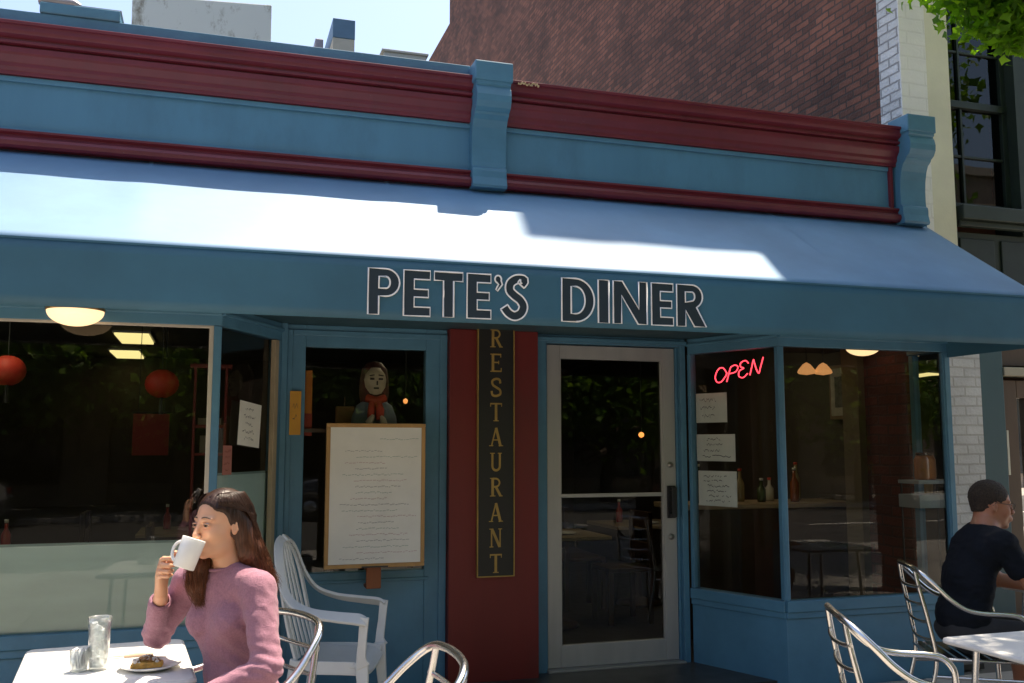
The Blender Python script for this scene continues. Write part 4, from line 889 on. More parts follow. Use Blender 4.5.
def clear(name, tint, haze, hc=(.75, .77, .78)):
    m = bpy.data.materials.new(name); m.use_nodes = True; t = m.node_tree; N = t.nodes; L = t.links
    b = N['Principled BSDF']; b.inputs['Base Color'].default_value = (*hc, 1); b.inputs['Roughness'].default_value = .25
    tr = N.new('ShaderNodeBsdfTransparent'); tr.inputs[0].default_value = (*tint, 1)
    gl = N.new('ShaderNodeBsdfGlossy'); gl.inputs['Roughness'].default_value = .03
    lw = N.new('ShaderNodeLayerWeight'); lw.inputs[0].default_value = .35
    m1 = N.new('ShaderNodeMixShader'); L.new(lw.outputs['Facing'], m1.inputs[0]); L.new(tr.outputs[0], m1.inputs[1]); L.new(gl.outputs[0], m1.inputs[2])
    m2 = N.new('ShaderNodeMixShader'); m2.inputs[0].default_value = haze; L.new(m1.outputs[0], m2.inputs[1]); L.new(b.outputs[0], m2.inputs[2]); L.new(m2.outputs[0], N['Material Output'].inputs[0])
    return m
CLR = clear('clear_tumbler', (.92, .95, .95), .10); ICE = clear('ice', (.85, .88, .88), .38); WAT = clear('water', (.93, .96, .96), .05)
tg = empty('tumbler', (-.362, 3.80, TZ + .001), label='tall clear tumbler filled with ice water on the woman\'s table', cat='glass')
MB().lathe([(0, .0), (.030, 0), (.032, .004), (.039, .16), (.041, .185), (.039, .185), (.037, .16), (.030, .012), (0, .010)], n=40).build('glass_wall', CLR, tg)
MB().lathe([(0, .013), (.029, .013), (.036, .150), (0, .150)], n=40).build('water', WAT, tg)
mb = MB(); R = random.Random(3)
for k in range(16): mb.obox((R.uniform(-.018, .018), R.uniform(-.018, .018), .03 + k * .0085), (.020, .020, .018), R.uniform(0, 3), R.uniform(-.6, .6), R.uniform(-.6, .6))
mb.build('ice', ICE, tg, .003)
sp_ = empty('sugar_glass', (-.425, 3.79, TZ + .001), label='short clear glass of sugar packets left of the tumbler', cat='glass')
MB().lathe([(0, 0), (.027, 0), (.029, .005), (.032, .075), (.0305, .075), (.027, .008), (0, .006)], n=32).build('glass_wall', CLR, sp_)
mb = MB()
for k in range(7): mb.obox((-.015 + .006 * k, R.uniform(-.008, .008), .046), (.004, .034, .070), R.uniform(-.3, .3), R.uniform(-.15, .15), R.uniform(-.25, .25))
mb.build('packets', mat('packet_paper', (.70, .70, .70), .6), sp_, .001)
kn = empty('knife', (-.27, 3.98, TZ + .006), radians(4), 'butter knife with pale wooden handle lying behind the tumbler', 'knife')
MB().tube([(-.02, 0, 0), (.03, 0, .002), (.075, 0, .001), (.085, 0, 0)], [.006, .010, .010, .006], 10, flat=.6).build('handle', mat('pale_wood', (.50, .36, .24), .5), kn)
MB().prism([(-.13, -.006), (-.02, -.006), (-.02, .006), (-.12, .010), (-.132, .004)], 'z', -.001, .001).build('blade', CHROME, kn)

# ================================================================== PEOPLE  (implicit surfaces meshed with surface nets)
class Field:
    def __init__(s, lo, hi, h):
        s.lo = np.array(lo, np.float32); s.h = h; s.n = [int(math.ceil((b - a) / h)) + 1 for a, b in zip(lo, hi)]
        s.D = np.full(s.n, .2, np.float32); s.ax = [s.lo[i] + h * np.arange(s.n[i], dtype=np.float32) for i in range(3)]
    def apply(s, fn, lo, hi, k, op):
        m = .05; sl = []
        for i in range(3):
            a = int(max(0, math.floor((lo[i] - m - s.lo[i]) / s.h))); b = int(min(s.n[i], math.ceil((hi[i] + m - s.lo[i]) / s.h) + 1))
            if b <= a: return
            sl.append(slice(a, b))
        sl = tuple(sl)
        X, Y, Z = np.meshgrid(s.ax[0][sl[0]], s.ax[1][sl[1]], s.ax[2][sl[2]], indexing='ij', sparse=True)
        d = fn(X, Y, Z).astype(np.float32); A = s.D[sl]
        if op == 'add':
            hh = np.maximum(k - np.abs(A - d), 0) / k; s.D[sl] = np.minimum(A, d) - hh * hh * k * .25
        else:
            hh = np.maximum(k - np.abs(A + d), 0) / k; s.D[sl] = np.maximum(A, -d) + hh * hh * k * .25
    def ell(s, c, r, R=None, k=.012, op='add'):
        c = np.array(c, np.float32); r = np.array(r if hasattr(r, '__len__') else [r] * 3, np.float32); R = np.eye(3) if R is None else np.array(R)
        def fn(X, Y, Z):
            x, y, z = X - c[0], Y - c[1], Z - c[2]
            q = [x * R[0][i] + y * R[1][i] + z * R[2][i] for i in range(3)]
            k0 = np.sqrt(sum((q[i] / r[i]) ** 2 for i in range(3))); k1 = np.sqrt(sum((q[i] / r[i] ** 2) ** 2 for i in range(3))) + 1e-6
            return k0 * (k0 - 1) / k1
        e = max(r); s.apply(fn, c - e, c + e, k, op)
    def cap(s, a, b, ra, rb, k=.012, op='add'):
        a = np.array(a, np.float32); b = np.array(b, np.float32); v = b - a; L2 = float(v @ v) + 1e-9
        def fn(X, Y, Z):
            x, y, z = X - a[0], Y - a[1], Z - a[2]
            t = np.clip((x * v[0] + y * v[1] + z * v[2]) / L2, 0, 1)
            return np.sqrt((x - t * v[0]) ** 2 + (y - t * v[1]) ** 2 + (z - t * v[2]) ** 2) - (ra + (rb - ra) * t)
        e = max(ra, rb); s.apply(fn, np.minimum(a, b) - e, np.maximum(a, b) + e, k, op)
    def chain(s, P, r, k=.012, op='add'):
        for i in range(len(P) - 1): s.cap(P[i], P[i + 1], r[i], r[i + 1], k, op)
    def half(s, p, n):
        """cut away everything on the side n points to"""
        p = np.array(p, float); n = np.array(n, float); n /= np.linalg.norm(n)
        X, Y, Z = np.meshgrid(*s.ax, indexing='ij', sparse=True)
        s.D = np.maximum(s.D, ((X - p[0]) * n[0] + (Y - p[1]) * n[1] + (Z - p[2]) * n[2]).astype(np.float32))
    def mesh(s):
        D = s.D; D[0] = D[-1] = .1; D[:, 0] = D[:, -1] = .1; D[:, :, 0] = D[:, :, -1] = .1
        S = D < 0; nx, ny, nz = s.n
        c = S[:-1, :-1, :-1].astype(np.int8)
        for i in (0, 1):
            for j in (0, 1):
                for k in (0, 1):
                    if i + j + k: c = c + S[i:nx - 1 + i, j:ny - 1 + j, k:nz - 1 + k]
        act = (c > 0) & (c < 8); I = np.argwhere(act); idx = -np.ones(act.shape, np.int32); idx[act] = np.arange(len(I))
        P = np.zeros((len(I), 3)); W = np.zeros(len(I)); cor = [(i, j, k) for i in (0, 1) for j in (0, 1) for k in (0, 1)]
        for a in cor:
            for b in cor:
                if sum(b) - sum(a) == 1 and all(bb >= aa for aa, bb in zip(a, b)):
                    da = D[I[:, 0] + a[0], I[:, 1] + a[1], I[:, 2] + a[2]]; db = D[I[:, 0] + b[0], I[:, 1] + b[1], I[:, 2] + b[2]]
                    mk = (da < 0) != (db < 0); t = np.where(mk, da / np.where(mk, da - db, 1), 0)
                    p = np.array(a)[None] + t[:, None] * (np.array(b) - np.array(a))[None]; P[mk] += p[mk]; W[mk] += 1
        V = (I + P / W[:, None]) * s.h + s.lo[None]
        Fs = []
        for ax in range(3):
            u, v = (ax + 1) % 3, (ax + 2) % 3
            sa = [slice(1, -1)] * 3; sa[ax] = slice(0, -1); sb = list(sa); sb[ax] = slice(1, None)
            A = S[tuple(sa)]; B = S[tuple(sb)]; E = np.argwhere(A != B); flip = A[tuple(E.T)]
            base = E.copy(); base[:, u] += 1; base[:, v] += 1
            def at(du, dv):
                q = base.copy(); q[:, u] += du; q[:, v] += dv; return idx[tuple(q.T)]
            q = np.stack([at(-1, -1), at(0, -1), at(0, 0), at(-1, 0)], 1); q[~flip] = q[~flip][:, ::-1]; Fs.append(q)
        return V, np.concatenate(Fs)
def vnoise(P, scale, seed, aniso=(1, 1, 1)):
    R = np.random.RandomState(seed); Gd = R.rand(32, 32, 32); q = P * np.array(aniso) / scale; i = np.floor(q).astype(int); f = q - i; f = f * f * (3 - 2 * f); out = 0
    for a in (0, 1):
        for b in (0, 1):
            for c in (0, 1):
                w = (f[:, 0] if a else 1 - f[:, 0]) * (f[:, 1] if b else 1 - f[:, 1]) * (f[:, 2] if c else 1 - f[:, 2])
                out = out + w * Gd[(i[:, 0] + a) % 32, (i[:, 1] + b) % 32, (i[:, 2] + c) % 32]
    return out * 2 - 1
def field_obj(F_, name, m, parent, origin, disp=None):
    V, Q = F_.mesh()
    if disp is not None:
        n = np.zeros_like(V); a = V[Q]; fn = np.cross(a[:, 2] - a[:, 0], a[:, 3] - a[:, 1])
        for k in range(4): np.add.at(n, Q[:, k], fn)
        n /= np.linalg.norm(n, axis=1)[:, None] + 1e-9; V = V + n * disp(V)[:, None]
    V = V - np.array(origin)[None]
    me = bpy.data.meshes.new(name); me.vertices.add(len(V)); me.vertices.foreach_set('co', V.astype(np.float32).ravel())
    me.loops.add(len(Q) * 4); me.loops.foreach_set('vertex_index', Q.astype(np.int32).ravel())
    me.polygons.add(len(Q)); me.polygons.foreach_set('loop_start', np.arange(len(Q), dtype=np.int32) * 4); me.polygons.foreach_set('use_smooth', np.ones(len(Q), bool)); me.update(calc_edges=True)
    me.materials.append(m); ob = bpy.data.objects.new(name, me); COL.objects.link(ob); ob.parent = parent
    return ob
def skin_mat(name, c):
    m, t, b = _new(name); N = t.nodes; L = t.links; tc = N.new('ShaderNodeTexCoord')
    n = N.new('ShaderNodeTexNoise'); n.inputs['Scale'].default_value = 28; n.inputs['Detail'].default_value = 5; L.new(tc.outputs['Object'], n.inputs[0])
    mx = N.new('ShaderNodeMix'); mx.data_type = 'RGBA'; mx.inputs[6].default_value = (*c, 1); mx.inputs[7].default_value = (c[0] * 1.06, c[1] * .86, c[2] * .80, 1)
    L.new(n.outputs[0], mx.inputs[0]); L.new(mx.outputs[2], b.inputs['Base Color'])
    b.inputs['Roughness'].default_value = .48; b.inputs['Specular IOR Level'].default_value = .4
    b.inputs['Subsurface Weight'].default_value = .18; b.inputs['Subsurface Radius'].default_value = (.012, .004, .002); b.inputs['Subsurface Scale'].default_value = .5
    nb = N.new('ShaderNodeTexNoise'); nb.inputs['Scale'].default_value = 500; L.new(tc.outputs['Object'], nb.inputs[0])
    bp = N.new('ShaderNodeBump'); bp.inputs['Strength'].default_value = .12; bp.inputs['Distance'].default_value = .001; L.new(nb.outputs[0], bp.inputs['Height']); L.new(bp.outputs[0], b.inputs['Normal'])
    return m
class Frame:
    def __init__(s, c, f, up=(0, 0, 1), k=1.0):
        s.c = np.array(c, float); s.f = np.array(f, float); s.f /= np.linalg.norm(s.f); u = np.array(up, float); u = u - s.f * (u @ s.f); s.u = u / np.linalg.norm(u); s.l = np.cross(s.u, s.f); s.k = k
        s.R = np.stack([s.f, s.l, s.u], 1)
    def __call__(s, a, b, c): return s.c + (s.f * a + s.l * b + s.u * c) * s.k
def head(Fd, h, male=False):
    k = h.k; E = lambda c, r, kk=.012, op='add': Fd.ell(h(*c), [q * k for q in (r if hasattr(r, '__len__') else [r] * 3)], h.R, kk * k, op)
    C = lambda a, b, ra, rb, kk=.010, op='add': Fd.cap(h(*a), h(*b), ra * k, rb * k, kk * k, op)
    E((-.016, 0, .030), (.099, .077, .090)); E((.022, 0, -.025), (.066, .062, .090), .02)
    E((.022, 0, -.085), (.052, .046 if not male else .052, .034), .03); E((.070, 0, -.108), (.018, .018, .015), .02)
    for sg in (-1, 1):
        E((.050, sg * .040, -.032), (.030, .024, .028), .02)                       # cheek
        C((.082, sg * .012, .020), (.070, sg * .046, .022), .0070, .0062, .014)      # brow
        E((.094, sg * .031, .000), (.017, .018, .011), .012, 'sub')                 # eye socket
        E((.070, sg * .031, .000), (.0135, .0135, .0135), .006)                     # eyelid ball
    C((.086, 0, .014), (.104, 0, -.030), .0065, .0095, .012)                       # nose
    E((.107, 0, -.034), (.0095, .0095, .0085), .008)
    for sg in (-1, 1): E((.101, sg * .0115, -.038), (.009, .0065, .0065), .006)
    E((.086, 0, -.068), (.016, .026, .018), .02)                                   # mouth mound
    C((.0985, -.013, -.064), (.0985, .013, -.064), .0052, .0052, .006); C((.097, -.011, -.075), (.097, .011, -.075), .0062, .0062, .006)
    C((.108, -.018, -.0695), (.108, .018, -.0695), .0022, .0022, .003, 'sub')
    for sg in (-1, 1):
        E((-.010, sg * .0765, -.016), (.0140, .0075, .024), .006)
        E((-.005, sg * .0845, -.013), (.009, .006, .015), .004, 'sub'); C((-.012, sg * .083, .006), (-.020, sg * .083, -.022), .0032, .0032, .003)
    nr = .062 if male else .049
    C((-.025, 0, -.06), (-.045, 0, -.175), nr, nr * 1.04, .03)
def eyes(h, parent, org, iris=(.05, .025, .012)):
    k = h.k; EW = mat('eye_white', (.42, .38, .35), .2, var=.02); IR = mat('brown_iris', iris, .12, var=.05); LS = mat('lash', (.015, .010, .008), .7)
    for sg in (-1, 1):
        e = MB(); e.lathe([(.0112 * k * cos(a), .0112 * k * sin(a)) for a in [pi * (i / 12 - .5) for i in range(13)]], h(.0755, sg * .031, 0) - org, 20); e.build('eye', EW, parent)
        d = (h(1, sg * .30 * 0 - .12, -.05) - h(0, 0, 0)); d /= np.linalg.norm(d); c = h(.0755, sg * .031, -.0005) + d * .0078 * k
        Rm = Vector(d).to_track_quat('Z', 'Y').to_matrix(); e = MB(); e.lathe([(0, .0056 * k), (.004 * k, .0052 * k), (.0066 * k, .0038 * k), (.0076 * k, .0022 * k)], c - org, 20, Rm); e.build('iris', IR, parent)
        up = MB(); lo = MB()
        for kk_, mbx_, zz, rr in ((1, up, .0066, .0033), (-1, lo, -.0066, .0026)):
            P = [h(.0755 + .0135 * math.cos(t) * 1.0, sg * (.031 + .0155 * math.sin(t)), zz * math.cos(t * .9) - (.001 if kk_ > 0 else 0)) - org for t in [(-1.15 + 2.3 * i / 8) for i in range(9)]]
            mbx_.tube(P, rr * k, 6)
        up.build('upper_eyelid', SKINS[0], parent); lo.build('lower_eyelid', SKINS[0], parent)
        l_ = MB(); l_.tube([h(.0765 + .0142 * math.cos(t), sg * (.031 + .0158 * math.sin(t)), .0040 * math.cos(t * .9)) - org for t in [(-1.15 + 2.3 * i / 8) for i in range(9)]], .0017 * k, 5); l_.build('eyelashes', LS, parent)
        b_ = MB(); b_.tube([h(.090 - .004 * (i / 6) - .012 * (i / 6) ** 2, sg * (.013 + .036 * i / 6), .0275 + .0035 * math.sin(pi * min(1, i / 6 * 1.1)) - .003 * (i / 6) ** 2) - org for i in range(7)], [.0022 * k, .0030 * k, .0032 * k, .003 * k, .0026 * k, .002 * k, .001 * k], 6, flat=.6); b_.build('eyebrow', mat('dark_brow', (.035, .02, .012), .8), parent)
def hand_fist(Fd, W, mcp, curl, tips, r=.0088, thumb=None):
    W = np.array(W)
    for i, (m_, q, t_) in enumerate(zip(mcp, curl, tips)):
        rr = r * (1, 1.03, .98, .86)[i]
        Fd.cap(W, m_, .017, .0125, .010); Fd.cap(m_, q, rr * 1.1, rr, .003); Fd.cap(q, t_[0], rr, rr * .93, .003); Fd.cap(t_[0], t_[1], rr * .93, rr * .80, .003)
    if thumb: Fd.chain(thumb, [.014, .0115, .0098, .0085], .006)

SK = skin_mat('woman_skin', (.62, .37, .235)); SKINS = [SK]
# ---------------- woman
wo = np.array([.17, 3.67, .0]); woman = empty('person', (.17, 3.67, G), label='woman with long brown hair in a mauve sweater drinking from a white mug', cat='person'); wo_ = np.array([.17, 3.67, G])
hf = Frame((.036, 3.605, 1.203), (-sin(radians(52)), -cos(radians(52)), -.02), k=.95)
NB = np.array([.060, 3.645, 1.035])
ShR, ElR, WrR = np.array([-.055, 3.765, .985]), np.array([-.170, 3.875, .782]), np.array([-.154, 3.672, .955])
ShL, ElL, WrL = np.array([.172, 3.528, .980]), np.array([.205, 3.400, .735]), np.array([.015, 3.43, .650])
Fd = Field((-.235, 3.27, .55), (.335, 3.99, 1.36), .0029)
head(Fd, hf)
Fd.cap(hf(-.04, 0, -.15), NB + np.array([0, 0, .0]), .047, .055, .02); Fd.cap(ShR, ShL, .050, .050, .03); Fd.ell((.08, 3.655, .86), (.09, .12, .15), Frame((0, 0, 0), (-.707, -.707, 0)).R, .03); Fd.cap((.085, 3.66, .85), (.13, 3.67, .66), .085, .10, .03)
Fd.chain([ShR, ElR, WrR], [.042, .034, .0235], .012); Fd.chain([ShL, ElL, WrL], [.044, .034, .023], .012)
mug_c = np.array([-.062, 3.500, 1.112]); mug_ax = np.array([.32, .10, .94]); mug_ax /= np.linalg.norm(mug_ax)
mcp = [(-.146, 3.600, 1.077), (-.150, 3.597, 1.058), (-.154, 3.600, 1.040), (-.155, 3.606, 1.022)]
pip = [(-.140, 3.562, 1.088), (-.143, 3.556, 1.067), (-.146, 3.559, 1.047), (-.146, 3.568, 1.029)]
tip = [[(-.118, 3.545, 1.090), (-.106, 3.556, 1.088)], [(-.120, 3.540, 1.067), (-.108, 3.553, 1.066)], [(-.123, 3.544, 1.046), (-.112, 3.558, 1.047)], [(-.125, 3.554, 1.029), (-.114, 3.567, 1.031)]]
SHX = np.array([-.004, 0, .002]); mcp = [np.array(q) + SHX for q in mcp]; pip = [np.array(q) + SHX for q in pip]; tip = [[np.array(q) + SHX for q in w_] for w_ in tip]
hand_fist(Fd, WrR + np.array([0, -.005, .012]), mcp, pip, tip, thumb=[WrR + np.array([.006, -.012, .02]), (-.136, 3.630, 1.037), (-.122, 3.592, 1.078), (-.107, 3.556, 1.110)])
for a, b in (((-.08, 3.47, .634), 0), ): pass
hx = [(-.055, 3.405 + .018 * i, .628) for i in range(4)]
hand_fist(Fd, WrL, hx, [(x - .035, y, z - .006) for x, y, z in hx], [[(x - .058, y, z - .022), (x - .066, y, z - .038)] for x, y, z in hx], thumb=[WrL, (-.02, 3.475, .640), (-.045, 3.488, .630), (-.068, 3.486, .618)])
body = field_obj(Fd, 'body', SK, woman, wo_)
eyes(hf, woman, wo_)
LIP = mat('lips', (.42, .14, .11), .4); lm = MB(); lm.tube([hf(.1005 - .006 * abs(t), .017 * t, -.0645) - wo_ for t in (-1, -.5, 0, .5, 1)], [.001, .0042, .0046, .0042, .001], 8).build('upper_lip', LIP, woman)
lm = MB(); lm.tube([hf(.0995 - .006 * abs(t), .015 * t, -.0755) - wo_ for t in (-1, -.5, 0, .5, 1)], [.001, .005, .0058, .005, .001], 8).build('lower_lip', LIP, woman)
# sweater
TF = Frame((0, 0, 0), (-.72, -.69, 0)); Fs = Field((-.26, 3.24, .42), (.40, 4.0, 1.09), .0042)
def tl(c, a, b, z): return np.array([c[0], c[1], 0]) + TF.f * a + TF.l * b + np.array([0, 0, z])
Fs.ell((.160, 3.685, .52), (.125, .172, .13), TF.R, .05); Fs.ell((.122, 3.670, .67), (.106, .140, .15), TF.R, .05)
Fs.ell((.084, 3.655, .86), (.106, .150, .16), TF.R, .05); Fs.ell((.064, 3.648, .978), (.080, .145, .072), TF.R, .04)
for sg in (-1, 1): Fs.ell(tl((.090, 3.658), .078, sg * .066, .862), (.052, .056, .056), TF.R, .035)
Fs.cap(NB + np.array([0, 0, -.012]), ShR, .056, .054, .03); Fs.cap(NB + np.array([0, 0, -.012]), ShL, .056, .056, .03)
Fs.chain([ShR, ElR], [.058, .050], .03); Fs.cap(ElR, ElR + (WrR - ElR) * .80, .049, .037, .02)
Fs.chain([ShL, ElL], [.061, .051], .03); Fs.cap(ElL, ElL + (WrL - ElL) * .90, .051, .038, .02)
Fs.cap(hf(-.04, 0, -.12), NB + np.array([-.01, -.01, .03]), .048, .057, .006, 'sub')
Fs.cap(ElR + (WrR - ElR) * .80, ElR + (WrR - ElR) * 1.3, .029, .030, .004, 'sub'); Fs.cap(ElL + (WrL - ElL) * .92, ElL + (WrL - ElL) * 1.3, .029, .030, .004, 'sub')
def folds(V):
    d = .0045 * vnoise(V, .05, 1, (1, 1, .55)) + .0016 * vnoise(V, .016, 2)
    def around(P, r): return np.exp(-(((V - P) ** 2).sum(1)) / r ** 2)
    for P, ax, fr, am in ((ElR, (.3, .3, 1), 190, .0034), (ElL, (.2, .1, 1), 170, .0036), (np.array([.11, 3.58, .74]), (.7, 0, 1), 120, .004), (tl((.1, 3.65), .04, .14, .90), (.8, .3, 1), 130, .003), (tl((.1, 3.65), .05, -.12, .92), (-.8, .3, 1), 130, .003)):
        a = np.array(ax, float); a /= np.linalg.norm(a); d = d + am * np.sin((V @ a) * fr + 2 * vnoise(V, .06, 5)) * around(P, .085)
    return d
MAUVE = knit_mat('mauve_knit', (.310, .155, .205))
sw_ = field_obj(Fs, 'sweater', MAUVE, woman, wo_, folds)
# ribbed neckline and cuffs
nk = MB(); cc = NB + np.array([-.008, -.008, .022]); axn = Frame(cc, (-.70, -.68, -.25))
nk.tube([cc + axn.f * .056 * cos(t) + axn.l * .058 * sin(t) - wo_ + axn.u * -.004 for t in [2 * pi * i / 40 for i in range(40)]], .0065, 8, closed=True).build('collar', MAUVE, woman)
for nm, El_, Wr_, q_, rr_ in (('cuff', ElR, WrR, .80, .0345), ('cuff', ElL, WrL, .90, .0345)):
    p_ = El_ + (Wr_ - El_) * q_; axf = Frame(p_, Wr_ - El_, (0, .3, 1)); cm = MB()
    for o_ in (-.014, -.005, .004): cm.tube([p_ + axf.f * o_ + axf.l * rr_ * cos(t) + axf.u * rr_ * sin(t) - wo_ for t in [2 * pi * i / 28 for i in range(28)]], .0062, 8, closed=True)
    cm.build(nm, MAUVE, woman)
# trousers, shoes
JEAN = mat('dark_jeans', (.03, .045, .08), .85, var=.2, scale=30, bump=.2, bscale=300)
Fj = Field((-.50, 3.05, -.06), (.40, 3.95, .66), .008)
Fj.ell((.19, 3.69, .50), (.12, .17, .10), TF.R, .05)
KL, KR = np.array([-.12, 3.32, .50]), np.array([-.22, 3.58, .50]); AL, AR = np.array([-.14, 3.28, .05]), np.array([-.26, 3.60, .05])
for hp, kn_, an_ in ((tl((.185, 3.685), .03, .09, .49), KL, AL), (tl((.185, 3.685), .03, -.09, .49), KR, AR)): Fj.chain([hp, kn_, an_], [.085, .060, .042], .04)
field_obj(Fj, 'trousers', JEAN, woman, wo_)
for an_ in (AL, AR):
    Fb = Field(an_ - .2, an_ + .2, .007); Fb.cap(an_ + np.array([.03, .02, -.045]), an_ + np.array([-.11, -.06, -.055]), .038, .032, .02); Fb.cap(an_ + np.array([.0, 0, .02]), an_ + np.array([0, 0, -.04]), .042, .045, .02); Fb.half((0, 0, G + .002), (0, 0, -1)); field_obj(Fb, 'shoe', mat('black_leather', (.02, .02, .02), .4), woman, wo_)
# hair
def hair_mat(name, c1, c2, z0, z1):
    m, t, b = _new(name); N = t.nodes; L = t.links; tc = N.new('ShaderNodeTexCoord'); sp = N.new('ShaderNodeSeparateXYZ'); L.new(tc.outputs['Object'], sp.inputs[0])
    mr = N.new('ShaderNodeMapRange'); mr.inputs[1].default_value = z0; mr.inputs[2].default_value = z1; L.new(sp.outputs[2], mr.inputs[0])
    mp = N.new('ShaderNodeMapping'); mp.inputs['Scale'].default_value = (1, 1, .08); L.new(tc.outputs['Object'], mp.inputs[0])
    n = N.new('ShaderNodeTexNoise'); n.inputs['Scale'].default_value = 160; n.inputs['Detail'].default_value = 3; L.new(mp.outputs[0], n.inputs[0])
    mx = N.new('ShaderNodeMix'); mx.data_type = 'RGBA'; mx.inputs[6].default_value = (*c2, 1); mx.inputs[7].default_value = (*c1, 1); L.new(mr.outputs[0], mx.inputs[0])
    s = N.new('ShaderNodeMapRange'); s.inputs[1].default_value = .3; s.inputs[2].default_value = .7; s.inputs[3].default_value = .6; s.inputs[4].default_value = 1.5; L.new(n.outputs[0], s.inputs[0])
    v = N.new('ShaderNodeVectorMath'); v.operation = 'SCALE'; L.new(mx.outputs[2], v.inputs[0]); L.new(s.outputs[0], v.inputs['Scale']); L.new(v.outputs[0], b.inputs['Base Color'])
    b.inputs['Roughness'].default_value = .40; b.inputs['Specular IOR Level'].default_value = .3
    bp = N.new('ShaderNodeBump'); bp.inputs['Strength'].default_value = .5; bp.inputs['Distance'].default_value = .003; L.new(n.outputs[0], bp.inputs['Height']); L.new(bp.outputs[0], b.inputs['Normal'])
    return m
HM = hair_mat('brown_hair', (.026, .011, .006), (.12, .040, .016), .98 - G, 1.24 - G)
Fh = Field((-.10, 3.44, .86), (.29, 3.84, 1.37), .0034)
k = hf.k
Fh.ell(hf(-.022, 0, .034), [.107 * k, .087 * k, .098 * k], hf.R, .01)
Fh.ell(hf(-.055, 0, -.040), [.062 * k, .080 * k, .095 * k], hf.R, .03)
lockL = [hf(-.055, .042, .00), hf(-.090, .060, -.10), hf(-.125, .072, -.175), hf(-.165, .090, -.245)]
Fh.chain(lockL, [.046, .050, .045, .022], .02)
lockB = [hf(-.075, 0, -.05), hf(-.10, 0, -.14), hf(-.125, .0, -.25)]; Fh.chain(lockB, [.06, .055, .025], .03)
lockR = [hf(.0, -.068, -.02), hf(.022, -.076, -.09), hf(.034, -.064, -.16), hf(.042, -.060, -.235), hf(.030, -.045, -.300)]; Fh.chain(lockR, [.028, .034, .040, .034, .014], .02)
lockR2 = [hf(-.04, -.070, -.04), hf(-.04, -.080, -.14), hf(-.02, -.085, -.23)]; Fh.chain(lockR2, [.03, .035, .02], .03)
Fh.ell(hf(.103, .006, -.014), [.084 * k, .080 * k, .098 * k], hf.R, .010, 'sub')
Fh.ell(hf(.034, .088, -.050), [.052 * k, .034 * k, .066 * k], hf.R, .010, 'sub')
Fh.ell(hf(.062, .078, .0), [.046 * k, .05 * k, .058 * k], hf.R, .01, 'sub'); Fh.cap(hf(-.02, 0.01, -.07), hf(-.03, .01, -.18), .050, .052, .008, 'sub')
Fh.cap(hf(.085, .012, .085), hf(-.05, .012, .140), .0015, .0015, .006, 'sub')
def hdisp(V):
    q = (V - hf.c) @ hf.R; ph = np.arctan2(q[:, 1], q[:, 0] + .04)
    return .0005 * np.sin(46 * ph + 5 * vnoise(V, .05, 8)) + .0010 * vnoise(V, .02, 9, (1, 1, .3))
hair = field_obj(Fh, 'hair', HM, woman, wo_, hdisp)
R = np.random.RandomState(4); sm = MB()
def capp(th, ph, e=.003):   # th from top, ph azimuth (0 front, + left)
    return hf(-.022 + (.107 + e) * sin(th) * cos(ph), (.087 + e) * sin(th) * sin(ph), .034 + (.098 + e) * cos(th))
def jit(s_): return R.randn(3) * s_
for i in range(1300):
    near = i % 10 < 6; sg = 1 if near else -1
    t0 = R.rand(); root = hf(.072 - .15 * t0, .012 + sg * .004, .118 - .30 * (t0 - .42) ** 2 - .004)
    e = .002 + .004 * R.rand()
    if near:
        ph = radians(50 + 108 * t0 + R.uniform(-9, 9)); P = [root, capp(radians(38), ph * .97, e), capp(radians(66), ph + .06, e + .002), capp(radians(86), max(ph, radians(100)) + .12, e + .007), capp(radians(104), max(ph, radians(112)) + .16, e + .014)]
        jl = np.array([*(R.randn(2) * .020), 0]); q = R.rand()
        tgt = [a * q + b * (1 - q) for a, b in zip([lockL[1], lockL[2], lockL[3]], [lockB[1], (lockB[1] + lockB[2]) / 2, lockB[2]])]
        rr = (.060, .056, .036); off = hf.l * 0
        aa = radians(R.uniform(-25, 120)); d_ = hf.l * cos(aa) - hf.f * sin(aa); q = min(1, max(0, 1 - (aa + .3) / 2))
        P += [tgt[0] + d_ * rr[0] + jit(.002), tgt[1] + d_ * rr[1] + jit(.004), tgt[2] + d_ * rr[2] + jit(.008) + np.array([0, 0, R.uniform(-.035, .02)])]
    else:
        ph = -radians(50 + 90 * t0 + R.uniform(-8, 8)); P = [root, capp(radians(40), ph, e), capp(radians(70), ph, e)]
        d_ = R.randn(3); d_[2] = 0; d_ /= np.linalg.norm(d_) + 1e-6; cH = lockR if R.rand() < .7 else lockR2
        rr = [.028, .036, .042, .036, .018]; P += [cH[j] + d_ * rr[j] + jit(.002 + .0015 * j) for j in range(len(cH))]
    C_ = catmull([tuple(p - wo_) for p in P], 4); n_ = len(C_); w1, w2 = R.rand() * 6, R.uniform(.7, 1.2)
    C_ = [c_ + Vector((sin(c_.z * 62 * w2 + w1), cos(c_.z * 55 * w2 + w1), 0)) * .0045 * max(0, min(1, (j - 8) / 10)) for j, c_ in enumerate(C_)]; sm.tube(C_, [.0011 * (1 - .55 * j / n_) for j in range(n_)], 4)
sm.build('hair_strands', HM, woman)
